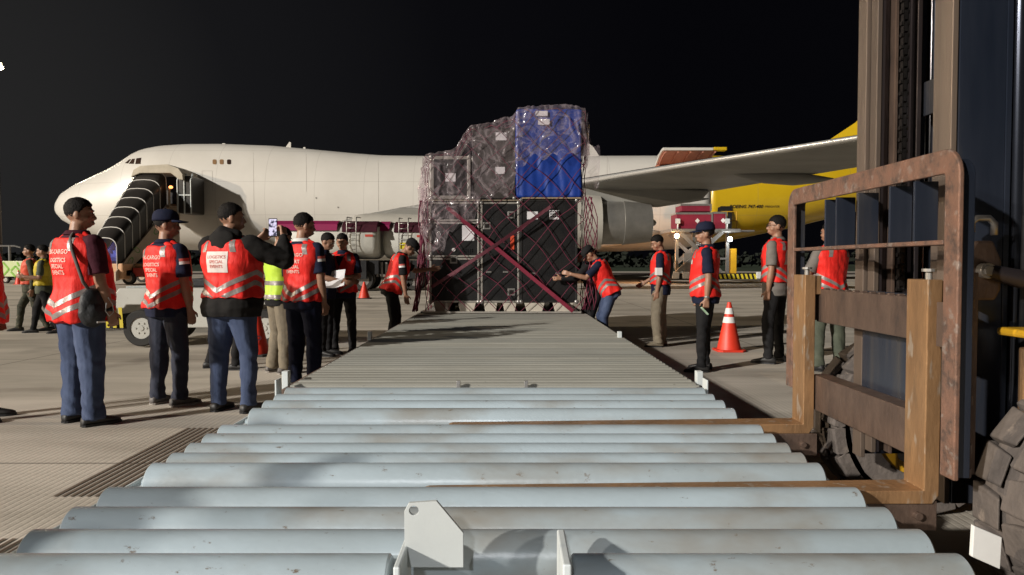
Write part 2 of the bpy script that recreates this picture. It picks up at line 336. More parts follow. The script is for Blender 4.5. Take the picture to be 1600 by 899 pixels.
# ================================================================== GROUND
def ground_material():
    m, nt, b, L = matnodes('apron_concrete')
    tc = _n(nt, 'ShaderNodeTexCoord'); sx = _n(nt, 'ShaderNodeSeparateXYZ'); L.new(tc.outputs['Object'], sx.inputs[0])
    n1 = _n(nt, 'ShaderNodeTexNoise'); n1.inputs['Scale'].default_value = .35; n1.inputs['Detail'].default_value = 9; n1.inputs['Roughness'].default_value = .62
    mp = _n(nt, 'ShaderNodeMapping'); mp.inputs['Scale'].default_value = (.45, 2.0, 1); L.new(tc.outputs['Object'], mp.inputs[0]); L.new(mp.outputs[0], n1.inputs[0])
    r1 = _n(nt, 'ShaderNodeMapRange'); r1.inputs[1].default_value = .40; r1.inputs[2].default_value = .60; L.new(n1.outputs[0], r1.inputs[0])
    mx = _n(nt, 'ShaderNodeMix'); mx.data_type = 'RGBA'; L.new(r1.outputs[0], mx.inputs['Factor'])
    mx.inputs[6].default_value = (.56, .51, .44, 1); mx.inputs[7].default_value = (.35, .315, .265, 1)  # dark streaks: stains, with cast shadows put into the colour too
    # oil / tyre stains
    n2 = _n(nt, 'ShaderNodeTexNoise'); n2.inputs['Scale'].default_value = .9; n2.inputs['Detail'].default_value = 6; L.new(tc.outputs['Object'], n2.inputs[0])
    r2 = _n(nt, 'ShaderNodeMapRange'); r2.inputs[1].default_value = .58; r2.inputs[2].default_value = .75; r2.inputs[4].default_value = .55; L.new(n2.outputs[0], r2.inputs[0])
    m2 = _n(nt, 'ShaderNodeMix'); m2.data_type = 'RGBA'; L.new(r2.outputs[0], m2.inputs['Factor']); L.new(mx.outputs[2], m2.inputs[6]); m2.inputs[7].default_value = (.13, .11, .09, 1)
    # slab joints every 5 m
    def joint(sock, per, off):
        a = _n(nt, 'ShaderNodeMath'); a.operation = 'ADD'; a.inputs[1].default_value = off; L.new(sock, a.inputs[0])
        q = _n(nt, 'ShaderNodeMath'); q.operation = 'PINGPONG'; q.inputs[1].default_value = per/2; L.new(a.outputs[0], q.inputs[0])
        c = _n(nt, 'ShaderNodeMath'); c.operation = 'LESS_THAN'; c.inputs[1].default_value = .014; L.new(q.outputs[0], c.inputs[0]); return c.outputs[0]
    j = _n(nt, 'ShaderNodeMath'); j.operation = 'MAXIMUM'; L.new(joint(sx.outputs[0], 5.0, 1.3), j.inputs[0]); L.new(joint(sx.outputs[1], 5.0, .43), j.inputs[1])
    m3 = _n(nt, 'ShaderNodeMix'); m3.data_type = 'RGBA'; jm = _n(nt, 'ShaderNodeMath'); jm.operation = 'MULTIPLY'; jm.inputs[1].default_value = .6
    L.new(j.outputs[0], jm.inputs[0]); L.new(jm.outputs[0], m3.inputs['Factor']); L.new(m2.outputs[2], m3.inputs[6]); m3.inputs[7].default_value = (.07, .06, .05, 1)
    L.new(m3.outputs[2], b.inputs['Base Color']); b.inputs['Roughness'].default_value = .82; b.inputs['Specular IOR Level'].default_value = .3
    # cut grooves along Y, about 40 mm apart
    g = _n(nt, 'ShaderNodeMath'); g.operation = 'PINGPONG'; g.inputs[1].default_value = .022; L.new(sx.outputs[0], g.inputs[0])
    gs = _n(nt, 'ShaderNodeMapRange'); gs.inputs[1].default_value = .004; gs.inputs[2].default_value = .009; L.new(g.outputs[0], gs.inputs[0])
    nb = _n(nt, 'ShaderNodeTexNoise'); nb.inputs['Scale'].default_value = 45; nb.inputs['Detail'].default_value = 4; L.new(tc.outputs['Object'], nb.inputs[0])
    ad = _n(nt, 'ShaderNodeMath'); ad.operation = 'MULTIPLY_ADD'; ad.inputs[1].default_value = .5; L.new(nb.outputs[0], ad.inputs[0])
    gm = _n(nt, 'ShaderNodeMath'); gm.operation = 'MULTIPLY'; gm.inputs[1].default_value = .35; L.new(gs.outputs[0], gm.inputs[0]); L.new(gm.outputs[0], ad.inputs[2])
    bp = _n(nt, 'ShaderNodeBump'); bp.inputs['Strength'].default_value = .5; bp.inputs['Distance'].default_value = .006; L.new(ad.outputs[0], bp.inputs['Height']); L.new(bp.outputs[0], b.inputs['Normal'])
    return m
g = MB(); g.add([(-700, -60, 0), (700, -60, 0), (700, 900, 0), (-700, 900, 0)], [(0, 1, 2, 3)])
struct(g.build('ground', ground_material()))
gr = MB(); gr.add([(-700, 118, .004), (700, 118, .004), (700, 900, .004), (-700, 900, .004)], [(0, 1, 2, 3)])
struct(gr.build('grass_field', pm('night_grass', (.012, .028, .008), (.02, .036, .01), .5, .9)))
# apron edge bands behind the aircraft line and painted guide lines
tx = MB(); tx.add([(-700, 84, .004), (700, 84, .004), (700, 99, .004), (-700, 99, .004)], [(0, 1, 2, 3)])
struct(tx.build('taxiway_strip', pm('dark_asphalt', (.07, .045, .035), (.05, .035, .03), .4, .85)))
ln = MB(); ln.add([(-60, 33.0, .004), (60, 30.5, .004), (60, 30.75, .004), (-60, 33.25, .004)], [(0, 1, 2, 3)])
ln.add([(-60, 15.4, .004), (-2.5, 16.5, .004), (-2.5, 16.62, .004), (-60, 15.52, .004)], [(0, 1, 2, 3)])
struct(ln.build('painted_line', pm('worn_line_paint', (.62, .56, .40), (.45, .40, .30), 3, .7, dirt=(.3, .26, .2), damt=.5, dscale=5)))
# darker grooved strip beside the rollers: grooves with cast shade painted into their colour
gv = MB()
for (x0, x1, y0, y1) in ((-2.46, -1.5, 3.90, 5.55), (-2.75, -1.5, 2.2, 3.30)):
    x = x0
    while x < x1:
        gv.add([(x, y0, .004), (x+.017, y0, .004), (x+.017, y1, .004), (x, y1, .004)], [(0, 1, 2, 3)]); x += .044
struct(gv.build('pavement_groove', pm('shaded_groove', (.10, .068, .045), (.15, .11, .08), 3, .9)))

# ================================================================== ROLLER DOLLY (near) and ROLLER BED (far)
RZ, RR = .417, .075
def roller_mesh(mb, x0, x1, y, z, r, n=40):
    mb.lathe((x0, y, z), (1, 0, 0), [(0, r*.25), (0, r-.006), (.006, r), (x1-x0-.006, r), (x1-x0, r-.006), (x1-x0, r*.25)], n)
    mb.cyl((x0-.03, y, z), (x1+.03, y, z), .018, n=10)
dolly = thing('roller_dolly', 'pale blue painted roller dolly in the foreground, rusty forks between its rollers', 'dolly', (-.1, 3.0, 0))
XL, XR = -1.37, 1.17
first = None
for i, y in enumerate((2.067, 2.264, 2.461, 2.77, 2.935, 3.10, 3.27, 3.44, 3.85, 4.05, 4.25, 4.45)):
    if first is None:
        mb = MB(); roller_mesh(mb, XL, XR, y, RZ, RR); first = mb.build('roller', M['roller'], dolly, auto=40)
    else:
        c = first.copy(); C.objects.link(c); c.location = (0, y-2.067, random.uniform(-.004, .004)); c.rotation_euler = (0, 0, random.uniform(-.002, .002))
for x0, x1 in ((-1.37, -.315), (.155, XR)):
    mb = MB(); roller_mesh(mb, x0, x1, 1.885, RZ+.002, RR); mb.build('split_roller', M['roller'], dolly, auto=40)
for x0 in (XL-.095, XR+.025):
    x0 += .03 if x0 < 0 else 0; mb = MB(); mb.box(x0, x0+.012, 1.68, 4.60, .10, .425); mb.box(x0, x0+.07, 1.68, 4.60, .238, .25); mb.box((x0+.012) if x0 < 0 else (x0-.045), (x0+.05) if x0 < 0 else x0, 1.68, 4.60, .405, .413)  # outer plate deepened, a skirt added to block light below
    mb.build('side_frame', M['frame_white'], dolly, bevel=.003)
mb = MB()
for y in (1.72, 2.62, 3.62, 4.56): mb.box(XL-.08, XR+.02, y-.03, y+.03, .24, .32)
mb.build('cross_member', M['frame_white'], dolly, bevel=.004)
for y in (2.2, 4.0):
    for x in (-1.25, 1.05):
        w = MB(); w.lathe((x-.05, y, .12), (1, 0, 0), [(0, .05), (0, .11), (.015, .12), (.085, .12), (.1, .11), (.1, .05)], 24); w.build('wheel', M['tyre'], dolly, auto=40)
        w = MB(); w.box(x-.065, x-.055, y-.03, y+.03, .1, .25); w.box(x+.055, x+.065, y-.03, y+.03, .1, .25); w.build('wheel_fork', M['steel'], dolly)
# front stop bracket with a round hole
def holed_plate(outline, hc, hr, fn, d0, d1, n=20):
    """convex outline with one hole"""
    mb = MB(); cx, cz = hc; ang = [2*math.pi*i/n for i in range(n)]
    hole = [(cx+hr*math.cos(t), cz+hr*math.sin(t)) for t in ang]
    def hit(t):
        best = None; N = len(outline)
        for i in range(N):
            ax, az = outline[i]; bx, bz = outline[(i+1) % N]
            dx, dz = math.cos(t), math.sin(t); ex, ez = bx-ax, bz-az; det = dx*(-ez)+ex*dz
            if abs(det) < 1e-9: continue
            s = ((ax-cx)*(-ez)+ex*(az-cz))/det; q = (dx*(az-cz)-dz*(ax-cx))/det
            if s > 0 and -1e-6 <= q <= 1+1e-6 and (best is None or s < best): best = s
        return (cx+best*math.cos(t), cz+best*math.sin(t))
    angs = sorted(set(ang+[math.atan2(z-cz, x-cx) % (2*math.pi) for x, z in outline]))
    ho = [(cx+hr*math.cos(t), cz+hr*math.sin(t)) for t in angs]; ou = [hit(t) for t in angs]; k = len(angs)
    vs = [fn(a, b, d) for d in (d0, d1) for ring in (ho, ou) for a, b in ring]
    fs = []
    for i in range(k):
        j = (i+1) % k
        fs += [(i, j, k+j, k+i), (2*k+j, 2*k+i, 3*k+i, 3*k+j), (k+i, k+j, 3*k+j, 3*k+i), (j, i, 2*k+i, 2*k+j)]
    return mb.add(vs, fs)
ol = []
Yb = 1.83
for px, py in ((630, 893), (630, 803), (637, 790), (681, 787), (723, 838), (723, 893)): ol.append((X_(px, Yb), Z_(py, Yb)))
pl = holed_plate(ol[::-1], (X_(645, Yb), Z_(802, Yb)), .012, lambda a, b, d: (a, d, b), Yb, Yb+.012)
pl.build('stop_bracket', M['bracket'], dolly, bevel=.0015)
mb = MB(); mb.box(X_(622, 1.8), X_(632, 1.8), 1.70, 1.90, .34, Z_(866, 1.8)); mb.build('hinge_lug', M['frame_white'], dolly, bevel=.004)
mb = MB(); mb.box(X_(876, 1.8), X_(889, 1.8), 1.70, 1.93, .34, Z_(862, 1.8)); mb.build('hinge_lug', M['frame_white'], dolly, bevel=.004)
mb = MB()
prof = [(X_(632, 1.79), .474), (X_(768, 1.79), .474), (X_(800, 1.79), .455), (X_(876, 1.79), .452)]
mb.prism(prof+[(a, b-.008) for a, b in prof[::-1]], lambda a, b, d: (a, d, b), 1.74, 1.80)
mb.build('latch_plate', M['frame_white'], dolly, bevel=.0015)
mb = MB()
for k in range(11): mb.lathe((X_(798, 1.83)+k*.0105, 1.84, .448), (1, 0, 0), [(0, .008), (.002, .012), (.006, .012), (.008, .008)], 14)
mb.build('spring', M['barrust'], dolly, smooth=True)
mb = MB(); ys = 1.86
mb.prism([(X_(1530, ys), Z_(826, ys)), (X_(1575, ys), Z_(845, ys)), (X_(1573, ys), Z_(896, ys)), (X_(1528, ys), Z_(876, ys))], lambda a, b, d: (a, d, b), ys, ys+.014)
mb.build('end_stop', M['white'], dolly, bevel=.002)
for xx in (-1.445, 1.185): mb = MB(); mb.box(xx, xx+.01, 4.46, 4.56, .38, .54); mb.build('side_stop', M['frame_white'], dolly, bevel=.002)
for y, z in ((3.62, .40), (2.62, .40)):
    mb = MB(); mb.box(1.205, 1.47, y-.10, y-.088, z-.075, z+.03); mb.cyl((1.40, y-.12, z-.02), (1.40, y-.07, z-.02), .014, n=12)
    mb.build('fork_lock', M['barrust'], dolly, bevel=.002)

bed = thing('roller_bed', 'long dusty beige roller bed running from the near dolly to under the netted cargo', 'roller bed', (-.12, 9.2, 0))
first = None; y = 4.66; k = 0
while y < 14.1:
    off = -.006*(y-4.6)
    if first is None:
        mb = MB(); roller_mesh(mb, -1.385, 1.17, y, .438, .054, 24); first = mb.build('roller', M['roller_dusty'], bed, auto=40); y0 = y
    else:
        c = first.copy(); C.objects.link(c); c.location = (off, y-y0, random.uniform(-.003, .003))
    y += .1135; k += 1
mb = MB()
for x0 in (-1.46, 1.19): mb.add([(x0, 4.64, .06), (x0+.03, 4.64, .06), (x0-.03, 14.15, .06), (x0-.06, 14.15, .06), (x0, 4.64, .455), (x0+.03, 4.64, .455), (x0-.03, 14.15, .455), (x0-.06, 14.15, .455)], [(0,3,2,1),(4,5,6,7),(0,1,5,4),(1,2,6,5),(2,3,7,6),(3,0,4,7)])  # lower part is an added skirt that keeps light from under the bed
mb.build('side_frame', M['barrust'], bed, bevel=.003)
mb = MB(); mb.add([(-1.40, 4.62, .47), (1.18, 4.62, .47), (1.12, 14.1, .47), (-1.46, 14.1, .47), (-1.40, 4.62, .482), (1.18, 4.62, .482), (1.12, 14.1, .482), (-1.46, 14.1, .482)], [(0,3,2,1),(4,5,6,7),(0,1,5,4),(1,2,6,5),(2,3,7,6),(3,0,4,7)])
mb.build('deck_plate', M['roller_dusty'], bed)
mb = MB()
yy = 4.9
while yy < 14: mb.box(-1.45, 1.16, yy-.04, yy+.04, .2, .30); yy += 1.15
mb.build('cross_member', M['barrust'], bed)
for py, pxl, pxr in ((594, 447, 1092), (527, 578, 968)):
    Yt = FPX*.76/(py-HZ)
    for px in (pxl, pxr):
        x = X_(px, Yt); mb = MB(); mb.box(x-.02, x+.02, Yt-.05, Yt+.01, .40, .55); mb.build('side_stop', M['frame_white'], bed, bevel=.003)
for px in (716, 822): x = X_(px, 4.6); mb = MB(); mb.box(x-.012, x+.012, 4.57, 4.60, .4, .515); mb.build('latch_post', M['steel'], bed, bevel=.002)
for yy in (5.6, 7.4, 9.3, 11.2, 13.2):
    for x in (-1.25, 1.0):
        w = MB(); w.lathe((x-.05, yy, .12), (1, 0, 0), [(0, .05), (0, .11), (.015, .12), (.085, .12), (.1, .11), (.1, .05)], 20); w.build('wheel', M['tyre'], bed, auto=40)

# ================================================================== CARGO ON THE BED
FY = 11.2
def cx(zx): return (640+zx/2.497-800)/102.7
def cz(zy): return max(.50, 3.80-zy*.0039)
blackpanel = pm('black_case_laminate', (.006, .006, .007), (.011, .010, .010), 6, .45, 0, .2, 40, dirt=(.05, .045, .04), damt=.2, dscale=7)
caseedge = pm('case_aluminium_edge', (.52, .49, .44), (.38, .355, .32), 8, .38, .5, .1, 40, dirt=(.10, .09, .08), damt=.3)
darkedge = pm('dull_dark_edge', (.05, .047, .045), (.03, .03, .03), 8, .4, .5)
plast_white = pm('cream_plastic_foot', (.55, .50, .42), (.46, .42, .35), 4, .6)
pal = thing('cargo_pallet', 'flat aluminium air cargo pallet under the black flight cases', 'pallet', (-.12, 12.7, .5))
mb = MB(); mb.box(-1.36, 1.04, FY-.08, FY+3.05, .497, .512); mb.build('pallet_sheet', M['metal'], pal)
mb = MB(); mb.box(-1.38, 1.06, FY-.11, FY-.08, .497, .527); mb.box(-1.38, -1.36, FY-.11, FY+3.08, .497, .527); mb.box(1.04, 1.06, FY-.11, FY+3.08, .497, .527)
mb.build('edge_rail', caseedge, pal, bevel=.003)
def flight_case(name, label, x0, x1, z0, z1, y0, y1, base=0.0, latches=(), feet=True, mat=None, group='flight cases strapped on the air cargo pallet', edge=.028, handles=(), bars=(), em=None):
    t = thing(name, label, 'case', ((x0+x1)/2, (y0+y1)/2, z0-base), 0, group)
    mb = MB(); mb.box(x0+.008, x1-.008, y0+.008, y1-.008, z0+.008, z1-.008); mb.build('panel', mat or blackpanel, t)
    mb = MB(); e_ = edge
    for x in (x0, x1-e_):
        for y_ in (y0, y1-e_): mb.box(x, x+e_, y_, y_+e_, z0, z1)
    for z in (z0, z1-e_):
        for y_ in (y0, y1-e_): mb.box(x0+e_, x1-e_, y_+.002, y_+e_-.002, z, z+e_)
        for x in (x0, x1-e_): mb.box(x+.002, x+e_-.002, y0+e_, y1-e_, z, z+e_)
    mb.build('edging', em or caseedge, t, bevel=.003)
    if bars:
        mb = MB()
        for b_ in bars: mb.box(x0+e_, x1-e_, y0-.001, y0+.012, b_-.014, b_+.014)
        mb.build('middle_rail', caseedge, t, bevel=.002)
    mb = MB()
    for x in (x0, x1):
        for z in (z0, z1):
            mb.ell((x-.012 if x > x0 else x+.012, y0+.006, z-.012 if z > z0 else z+.012), .034, .022, .034, 12, 8)
    mb.build('ball_corner', M['steel'], t, smooth=True)
    for lx, lz in latches:
        mb = MB(); mb.box(lx-.055, lx+.055, y0-.004, y0+.01, lz-.055, lz+.055); l = mb.build('latch', M['steel'], t, bevel=.004)
        mb = MB(); mb.box(lx-.035, lx+.035, y0-.010, y0-.003, lz-.03, lz+.03); mb.build('latch_dish', M['chain'], l, bevel=.003)
    for hx, hz in handles:
        mb = MB(); mb.tube([(hx-.05, y0, hz), (hx-.045, y0-.025, hz), (hx+.045, y0-.025, hz), (hx+.05, y0, hz)], .008, 8); mb.build('handle', M['steel'], t, smooth=True)
    if base and feet:
        w = (x1-x0)
        n = 2 if w < .9 else 3
        for i in range(n):
            fx = x0+w*(i+.5)/n; mb = MB(); fw = w/n*.36
            mb.prism([(fx-fw, z0-.004), (fx+fw, z0-.004), (fx+fw*.75, z0-base+.004), (fx-fw*.75, z0-base+.004)], lambda a, b, d: (a, d, b), y0+.01, y1-.02)
            mb.build('skid', plast_white, t, bevel=.006)
    return t
def clabel(o, px0, py0, px1, py1, Y, mat):
    pass
x = cx
B = .515
cases = []
cases.append(flight_case('flight_case', 'large black flight case at the lower right of the netted stack, below the blue box', cx(432), cx(655), .655, cz(405), FY, FY+1.5, .143, [], True, em=darkedge))
cases.append(flight_case('flight_case', 'tall narrow black case with two steel latches in the lower middle of the stack', cx(278), cx(428), .655, cz(415), FY-.004, FY+1.5, .143, [(cx(397), cz(465)), (cx(397), cz(765)), (cx(302), cz(507))], True))
cases.append(flight_case('flight_case', 'bottom black case of the three at the lower left of the stack', cx(78), cx(272), .655, cz(632), FY+.004, FY+1.4, .143, [(cx(172), cz(640))], True))
cases.append(flight_case('flight_case', 'black case with a white label, second from the bottom at the left of the stack', cx(78), cx(272), cz(629), cz(492), FY+.004, FY+1.4, 0, [], False))
cases.append(flight_case('flight_case', 'shallow case under the cloudy plastic wrap, third up at the left of the stack', cx(78), cx(272), cz(489), cz(415), FY+.004, FY+1.4, 0, [], False))
cases.append(flight_case('flight_case', 'small silver edged case on top at the far left of the stack', cx(82), cx(238), cz(402), cz(236), FY+.02, FY+1.0, 0, [], False, edge=.05))
greypanel = pm('grey_black_case_laminate', (.045, .040, .036), (.06, .052, .047), 6, .5, 0, .2, 40)
cases.append(flight_case('flight_case', 'dark brown black case on top in the middle, beside the blue box', cx(246), cx(412), cz(402), cz(128), FY+.03, FY+1.0, 0, [], False, mat=greypanel, edge=.015, em=darkedge))
for zz, x0, x1 in ((cz(405)+.012, cx(436), cx(668)), (cz(409)+.012, cx(80), cx(425))):
    pass
# rear rows of the load
for k, (x0, x1, z1, y0, y1, zb) in enumerate(((-1.28, -.1, 2.1, FY+1.56, FY+2.95, .655), (-.06, 1.0, 2.15, FY+1.56, FY+2.95, .655), (-1.2, -.2, 2.8, FY+1.1, FY+2.7, 2.2))):
    cases.append(flight_case('flight_case', ['black case hidden behind the three cases at the lower left of the stack', 'black case hidden behind the large lower right case of the stack', 'black case hidden behind the small silver edged case on top'][k], x0, x1, zb, z1, y0, y1, .143 if k < 2 else 0, [], k < 2))
# shelf board between the tiers
mb = MB(); mb.box(cx(438), cx(668), FY-.02, FY+1.5, cz(404)+.005, cz(404)+.028)
mb = MB(); mb.box(cx(76), cx(428), FY-.015, FY+1.3, cz(412)+.004, cz(412)+.024); tag(mb.build('spacer_board', pm('board_b', (.30, .25, .18), (.22, .18, .13), 5, .6), None, bevel=.003), 'thin grey brown board between the left and middle cases of the two tiers', 'board')
mb = MB(); mb.box(cx(438), cx(668), FY-.02, FY+1.5, cz(404)+.005, cz(404)+.028)
tag(mb.build('spacer_board', pm('plywood_board', (.36, .27, .17), (.28, .21, .13), 5, .6, stretch=(1, 8, 8)), None, bevel=.003), 'thin pale board between the blue box and the black case below', 'board')
# blue covered box
bt = thing('covered_box', 'tall box under a bright blue fabric cover at the top right of the stack', 'box', (cx(540), FY+.5, cz(400)+.03))
bx0, bx1, bz0, bz1 = cx(418), cx(668), cz(404)+.03, cz(60)
mb = MB(); NX, NZ = 60, 70
path = []
def boxring(z, k):
    pts = []
    segs = [(bx0, FY+.0, bx1, FY+.0, 50), (bx1, FY+.0, bx1, FY+1.0, 30), (bx1, FY+1.0, bx0, FY+1.0, 30), (bx0, FY+1.0, bx0, FY+.0, 30)]
    for (xa, ya, xb, yb, n) in segs:
        for i in range(n):
            t = i/n; px, py = xa+(xb-xa)*t, ya+(yb-ya)*t
            nx, ny = (yb-ya), -(xb-xa); l = math.hypot(nx, ny); nx /= l; ny /= l
            d = .030*mnoise.noise(Vector((px*4.5, py*4.5, z*1.1)))+.018*mnoise.noise(Vector((px*11, py*11, z*2.6+5)))+.012*(1-(z-bz0)/(bz1-bz0))
            pts.append(Vector((px+nx*d, py+ny*d, z)))
    return pts
rings = [boxring(bz0+(bz1-bz0)*k/40, k) for k in range(41)]
cen = Vector(((bx0+bx1)/2, FY+.5, 0))
for q in (.93, .6, .2): rings.append([Vector(((p.x-cen.x)*q+cen.x, (p.y-cen.y)*q+cen.y, bz1+.02+.02*mnoise.noise(p*5))) for p in rings[40]])
mb.loft(rings); mb.build('cover', pm('blue_tarpaulin', (.014, .055, .33), (.012, .042, .26), 5, .42, 0, .3, 22), bt, smooth=True)
mb = MB()
for (a, b_, c_, d_) in ((490, 65, 537, 84), (500, 96, 545, 118)): mb.box(cx(a), cx(c_), FY-.036, FY-.032, cz(d_), cz(b_))
mb.build('paper_label', M['paper'], bt)
# paper labels on black cases
def lab(ci, rects, mat=None):
    mb = MB()
    for (a, b_, c_, d_, yo) in rects: mb.box(cx(a), cx(c_), FY+yo-.003, FY+yo+.002, cz(d_), cz(b_))
    mb.build('paper_label', mat or M['paper'], cases[ci])
lab(0, [(458, 452, 500, 482, 0), (545, 447, 582, 482, 0)]); lab(3, [(205, 505, 252, 565, .004)]); lab(6, [(336, 145, 378, 175, .03), (335, 278, 372, 305, .03)]); lab(5, [(140, 303, 180, 335, .02)])
mb = MB()
for k in range(4):
    for q in range(3): mb.box(cx(545)+.012+k*.034, cx(545)+.036+k*.034, FY-.0045, FY-.0035, cz(478)+.02+q*.035, cz(478)+.04+q*.035)
mb.build('label_print', M['dark'], cases[0])
mb = MB(); mb.cyl((cx(172), FY-.004, cz(600)), (cx(172), FY+.01, cz(600)), .028, n=16); mb.build('round_sticker', M['white'], cases[3])
mb = MB()
for k in range(5):
    for q in range(3): mb.cyl((cx(208)+k*.032, FY-.004, cz(598)-q*.03), (cx(208)+k*.032, FY+.012, cz(598)-q*.03), .011, n=10)
mb.build('socket_row', M['black'], cases[3])
mb = MB(); mb.box(cx(393), cx(408), FY-.012, FY-.006, cz(600), cz(545)); mb.build('orange_sticker', M['vest2'], cases[1])
for ci, hs in ((0, ((cx(482), cz(692)), (cx(580), cz(692)))), (1, ((cx(310), cz(687)), (cx(375), cz(687))))):
    mb = MB()
    for hx, hz in hs: mb.box(hx-.04, hx+.04, FY-.008, FY+.004, hz-.012, hz+.012)
    mb.build('catch', M['steel'], cases[ci], bevel=.002)

# surface of the whole load: (u, v) -> point; v climbs the front then runs over the top
xm0, xm1 = -1.31, 1.10
def ztop(x):
    pts = [(-1.31, 2.85), (-.92, 2.90), (-.60, 3.27), (-.45, 3.30), (-.02, 3.40), (.13, 3.56), (.85, 3.58), (1.10, 3.53)]
    if x <= pts[0][0]: return pts[0][1]
    for (a, b), (c_, d_) in zip(pts, pts[1:]):
        if x <= c_: t = (x-a)/(c_-a); t = t*t*(3-2*t); return b+(d_-b)*t
    return pts[-1][1]
def load(u, v, off=.02):
    xx = min(max(u, xm0), xm1); zt = ztop(xx)
    over = max(0, v-zt); z = min(v, zt)
    y_ = FY-.05; x_ = u
    if u < xm0: y_ += (xm0-u); x_ = xm0-off*.8
    elif u > xm1: y_ += (u-xm1); x_ = xm1+off*.8
    else: y_ -= off
    y_ += over*(1 if u >= xm0 and u <= xm1 else 0)
    # upper tier sits back a little
    if z > 2.25 and xm0 <= u <= xm1 and over == 0 and u < .08: y_ += .03
    return Vector((x_, y_, z+(off if over > 0 else 0)))
# net
mb = MB(); sp = .38; rn = random.Random(3)
for sgn in (1, -1):
    for k in range(-14, 26):
        pts = []; u0 = xm0-1.2+k*sp; v = .53
        while v < 4.5:
            u = u0+sgn*(v-.53)*.95 if sgn > 0 else u0-(v-.53)*.95
            if xm0-.9 < u < xm1+.9 and v-ztop(min(max(u, xm0), xm1)) < (.9 if xm0 < u < xm1 else 0.0):
                jj = mnoise.noise_vector(Vector((u*1.7, v*1.7, 3)))*.055
                p = load(u+jj.x*1.6, v+jj.y*1.6, .012+.012*abs(jj.z)*10)
                pts.append(p)
            elif len(pts) > 1:
                mb.tube(pts, .0055, 5); pts = []
            else: pts = []
            v += .06
        if len(pts) > 1: mb.tube(pts, .0065, 5)
# loose drooping strands at the right side and knots near the base
for k in range(7):
    x0 = xm1+.02+.01*k; pts = []
    for q in range(12):
        t = q/11; pts.append(Vector((x0+.07*math.sin(t*9+k)+.05*math.sin(math.pi*t), FY-.05-.02*k, 2.25-t*1.7)))
    mb.tube(pts, .007, 5)
for k in range(12):
    x0 = xm0-.02; pts = []
    for q in range(12):
        t = q/11; pts.append(Vector((x0-.10*t*t-.03*math.sin(t*11+k*2)+.012*k*(1-t)-.05, FY-.06+.05*(k % 4), 2.2-t*1.68)))
    mb.tube(pts, .011, 5)
tag(mb.build('cargo_net', pm('magenta_net_cord', (.17, .014, .045), (.09, .012, .028), 8, .7), None, smooth=True), 'crimson diamond mesh cargo net stretched over the whole stack of cases', 'cargo net')
def ribbon(p0, p1, w, th, sag=.0, n=20, tw=0):
    mb = MB(); p0 = Vector(p0); p1 = Vector(p1); d = (p1-p0).normalized(); s_ = d.cross(Vector((0, 1, 0))).normalized()
    rings = []
    for i in range(n+1):
        t = i/n; p = p0.lerp(p1, t)+Vector((0, -.012*math.sin(t*17)*.3, -sag*4*t*(1-t))); a = tw*math.sin(t*7)
        ss = s_*math.cos(a)+Vector((0, 1, 0))*math.sin(a); nn = Vector((0, 1, 0))*math.cos(a)-s_*math.sin(a)
        rings.append([p-ss*w/2-nn*th/2, p+ss*w/2-nn*th/2, p+ss*w/2+nn*th/2, p-ss*w/2+nn*th/2])
    return mb.loft(rings)
o = ribbon((cx(150), FY-.115, cz(438)), (cx(635), FY-.115, .53), .058, .004, tw=.25).build('cargo_strap', pm('crimson_webbing', (.22, .010, .035), (.17, .008, .03), 20, .7, 0, .3, 80))
tag(o, 'crimson webbing strap sloping down to the lower right across the black cases', 'strap')
o = ribbon((cx(88), FY-.128, cz(745)), (cx(548), FY-.128, cz(435)), .050, .004, sag=.02, tw=.3).build('cargo_strap', pm('dull_maroon_webbing', (.12, .018, .035), (.09, .015, .025), 20, .7, 0, .3, 80))
tag(o, 'dull maroon webbing strap sloping up to the right across the black cases', 'strap')
# clear plastic wrap
def wrap_mat():
    m, nt, b, L = matnodes('clear_plastic_film')
    out = nt.nodes['Material Output']; tr = _n(nt, 'ShaderNodeBsdfTransparent'); tr.inputs[0].default_value = (.93, .91, .92, 1)
    b.inputs['Base Color'].default_value = (.74, .62, .66, 1); b.inputs['Roughness'].default_value = .12; b.inputs['Specular IOR Level'].default_value = .9
    tc = _n(nt, 'ShaderNodeTexCoord'); n = _n(nt, 'ShaderNodeTexNoise'); n.inputs['Scale'].default_value = 3; n.inputs['Detail'].default_value = 5; n.inputs['Distortion'].default_value = 1.5
    L.new(tc.outputs['Object'], n.inputs[0])
    sb_ = _n(nt, 'ShaderNodeMath'); sb_.operation = 'SUBTRACT'; sb_.inputs[1].default_value = .5; L.new(n.outputs[0], sb_.inputs[0]); ab_ = _n(nt, 'ShaderNodeMath'); ab_.operation = 'ABSOLUTE'; L.new(sb_.outputs[0], ab_.inputs[0])
    r_ = _n(nt, 'ShaderNodeMapRange'); r_.inputs[1].default_value = 0; r_.inputs[2].default_value = .06; r_.inputs[3].default_value = .24; r_.inputs[4].default_value = .07; L.new(ab_.outputs[0], r_.inputs[0])
    lw = _n(nt, 'ShaderNodeLayerWeight'); lw.inputs[0].default_value = .35
    mx = _n(nt, 'ShaderNodeMath'); mx.operation = 'MAXIMUM'; L.new(r_.outputs[0], mx.inputs[0])
    lm = _n(nt, 'ShaderNodeMath'); lm.operation = 'MULTIPLY'; lm.inputs[1].default_value = .42; L.new(lw.outputs['Facing'], lm.inputs[0]); L.new(lm.outputs[0], mx.inputs[1])
    ms = _n(nt, 'ShaderNodeMixShader'); L.new(mx.outputs[0], ms.inputs[0]); L.new(tr.outputs[0], ms.inputs[1]); L.new(b.outputs[0], ms.inputs[2]); L.new(ms.outputs[0], out.inputs[0])
    return m
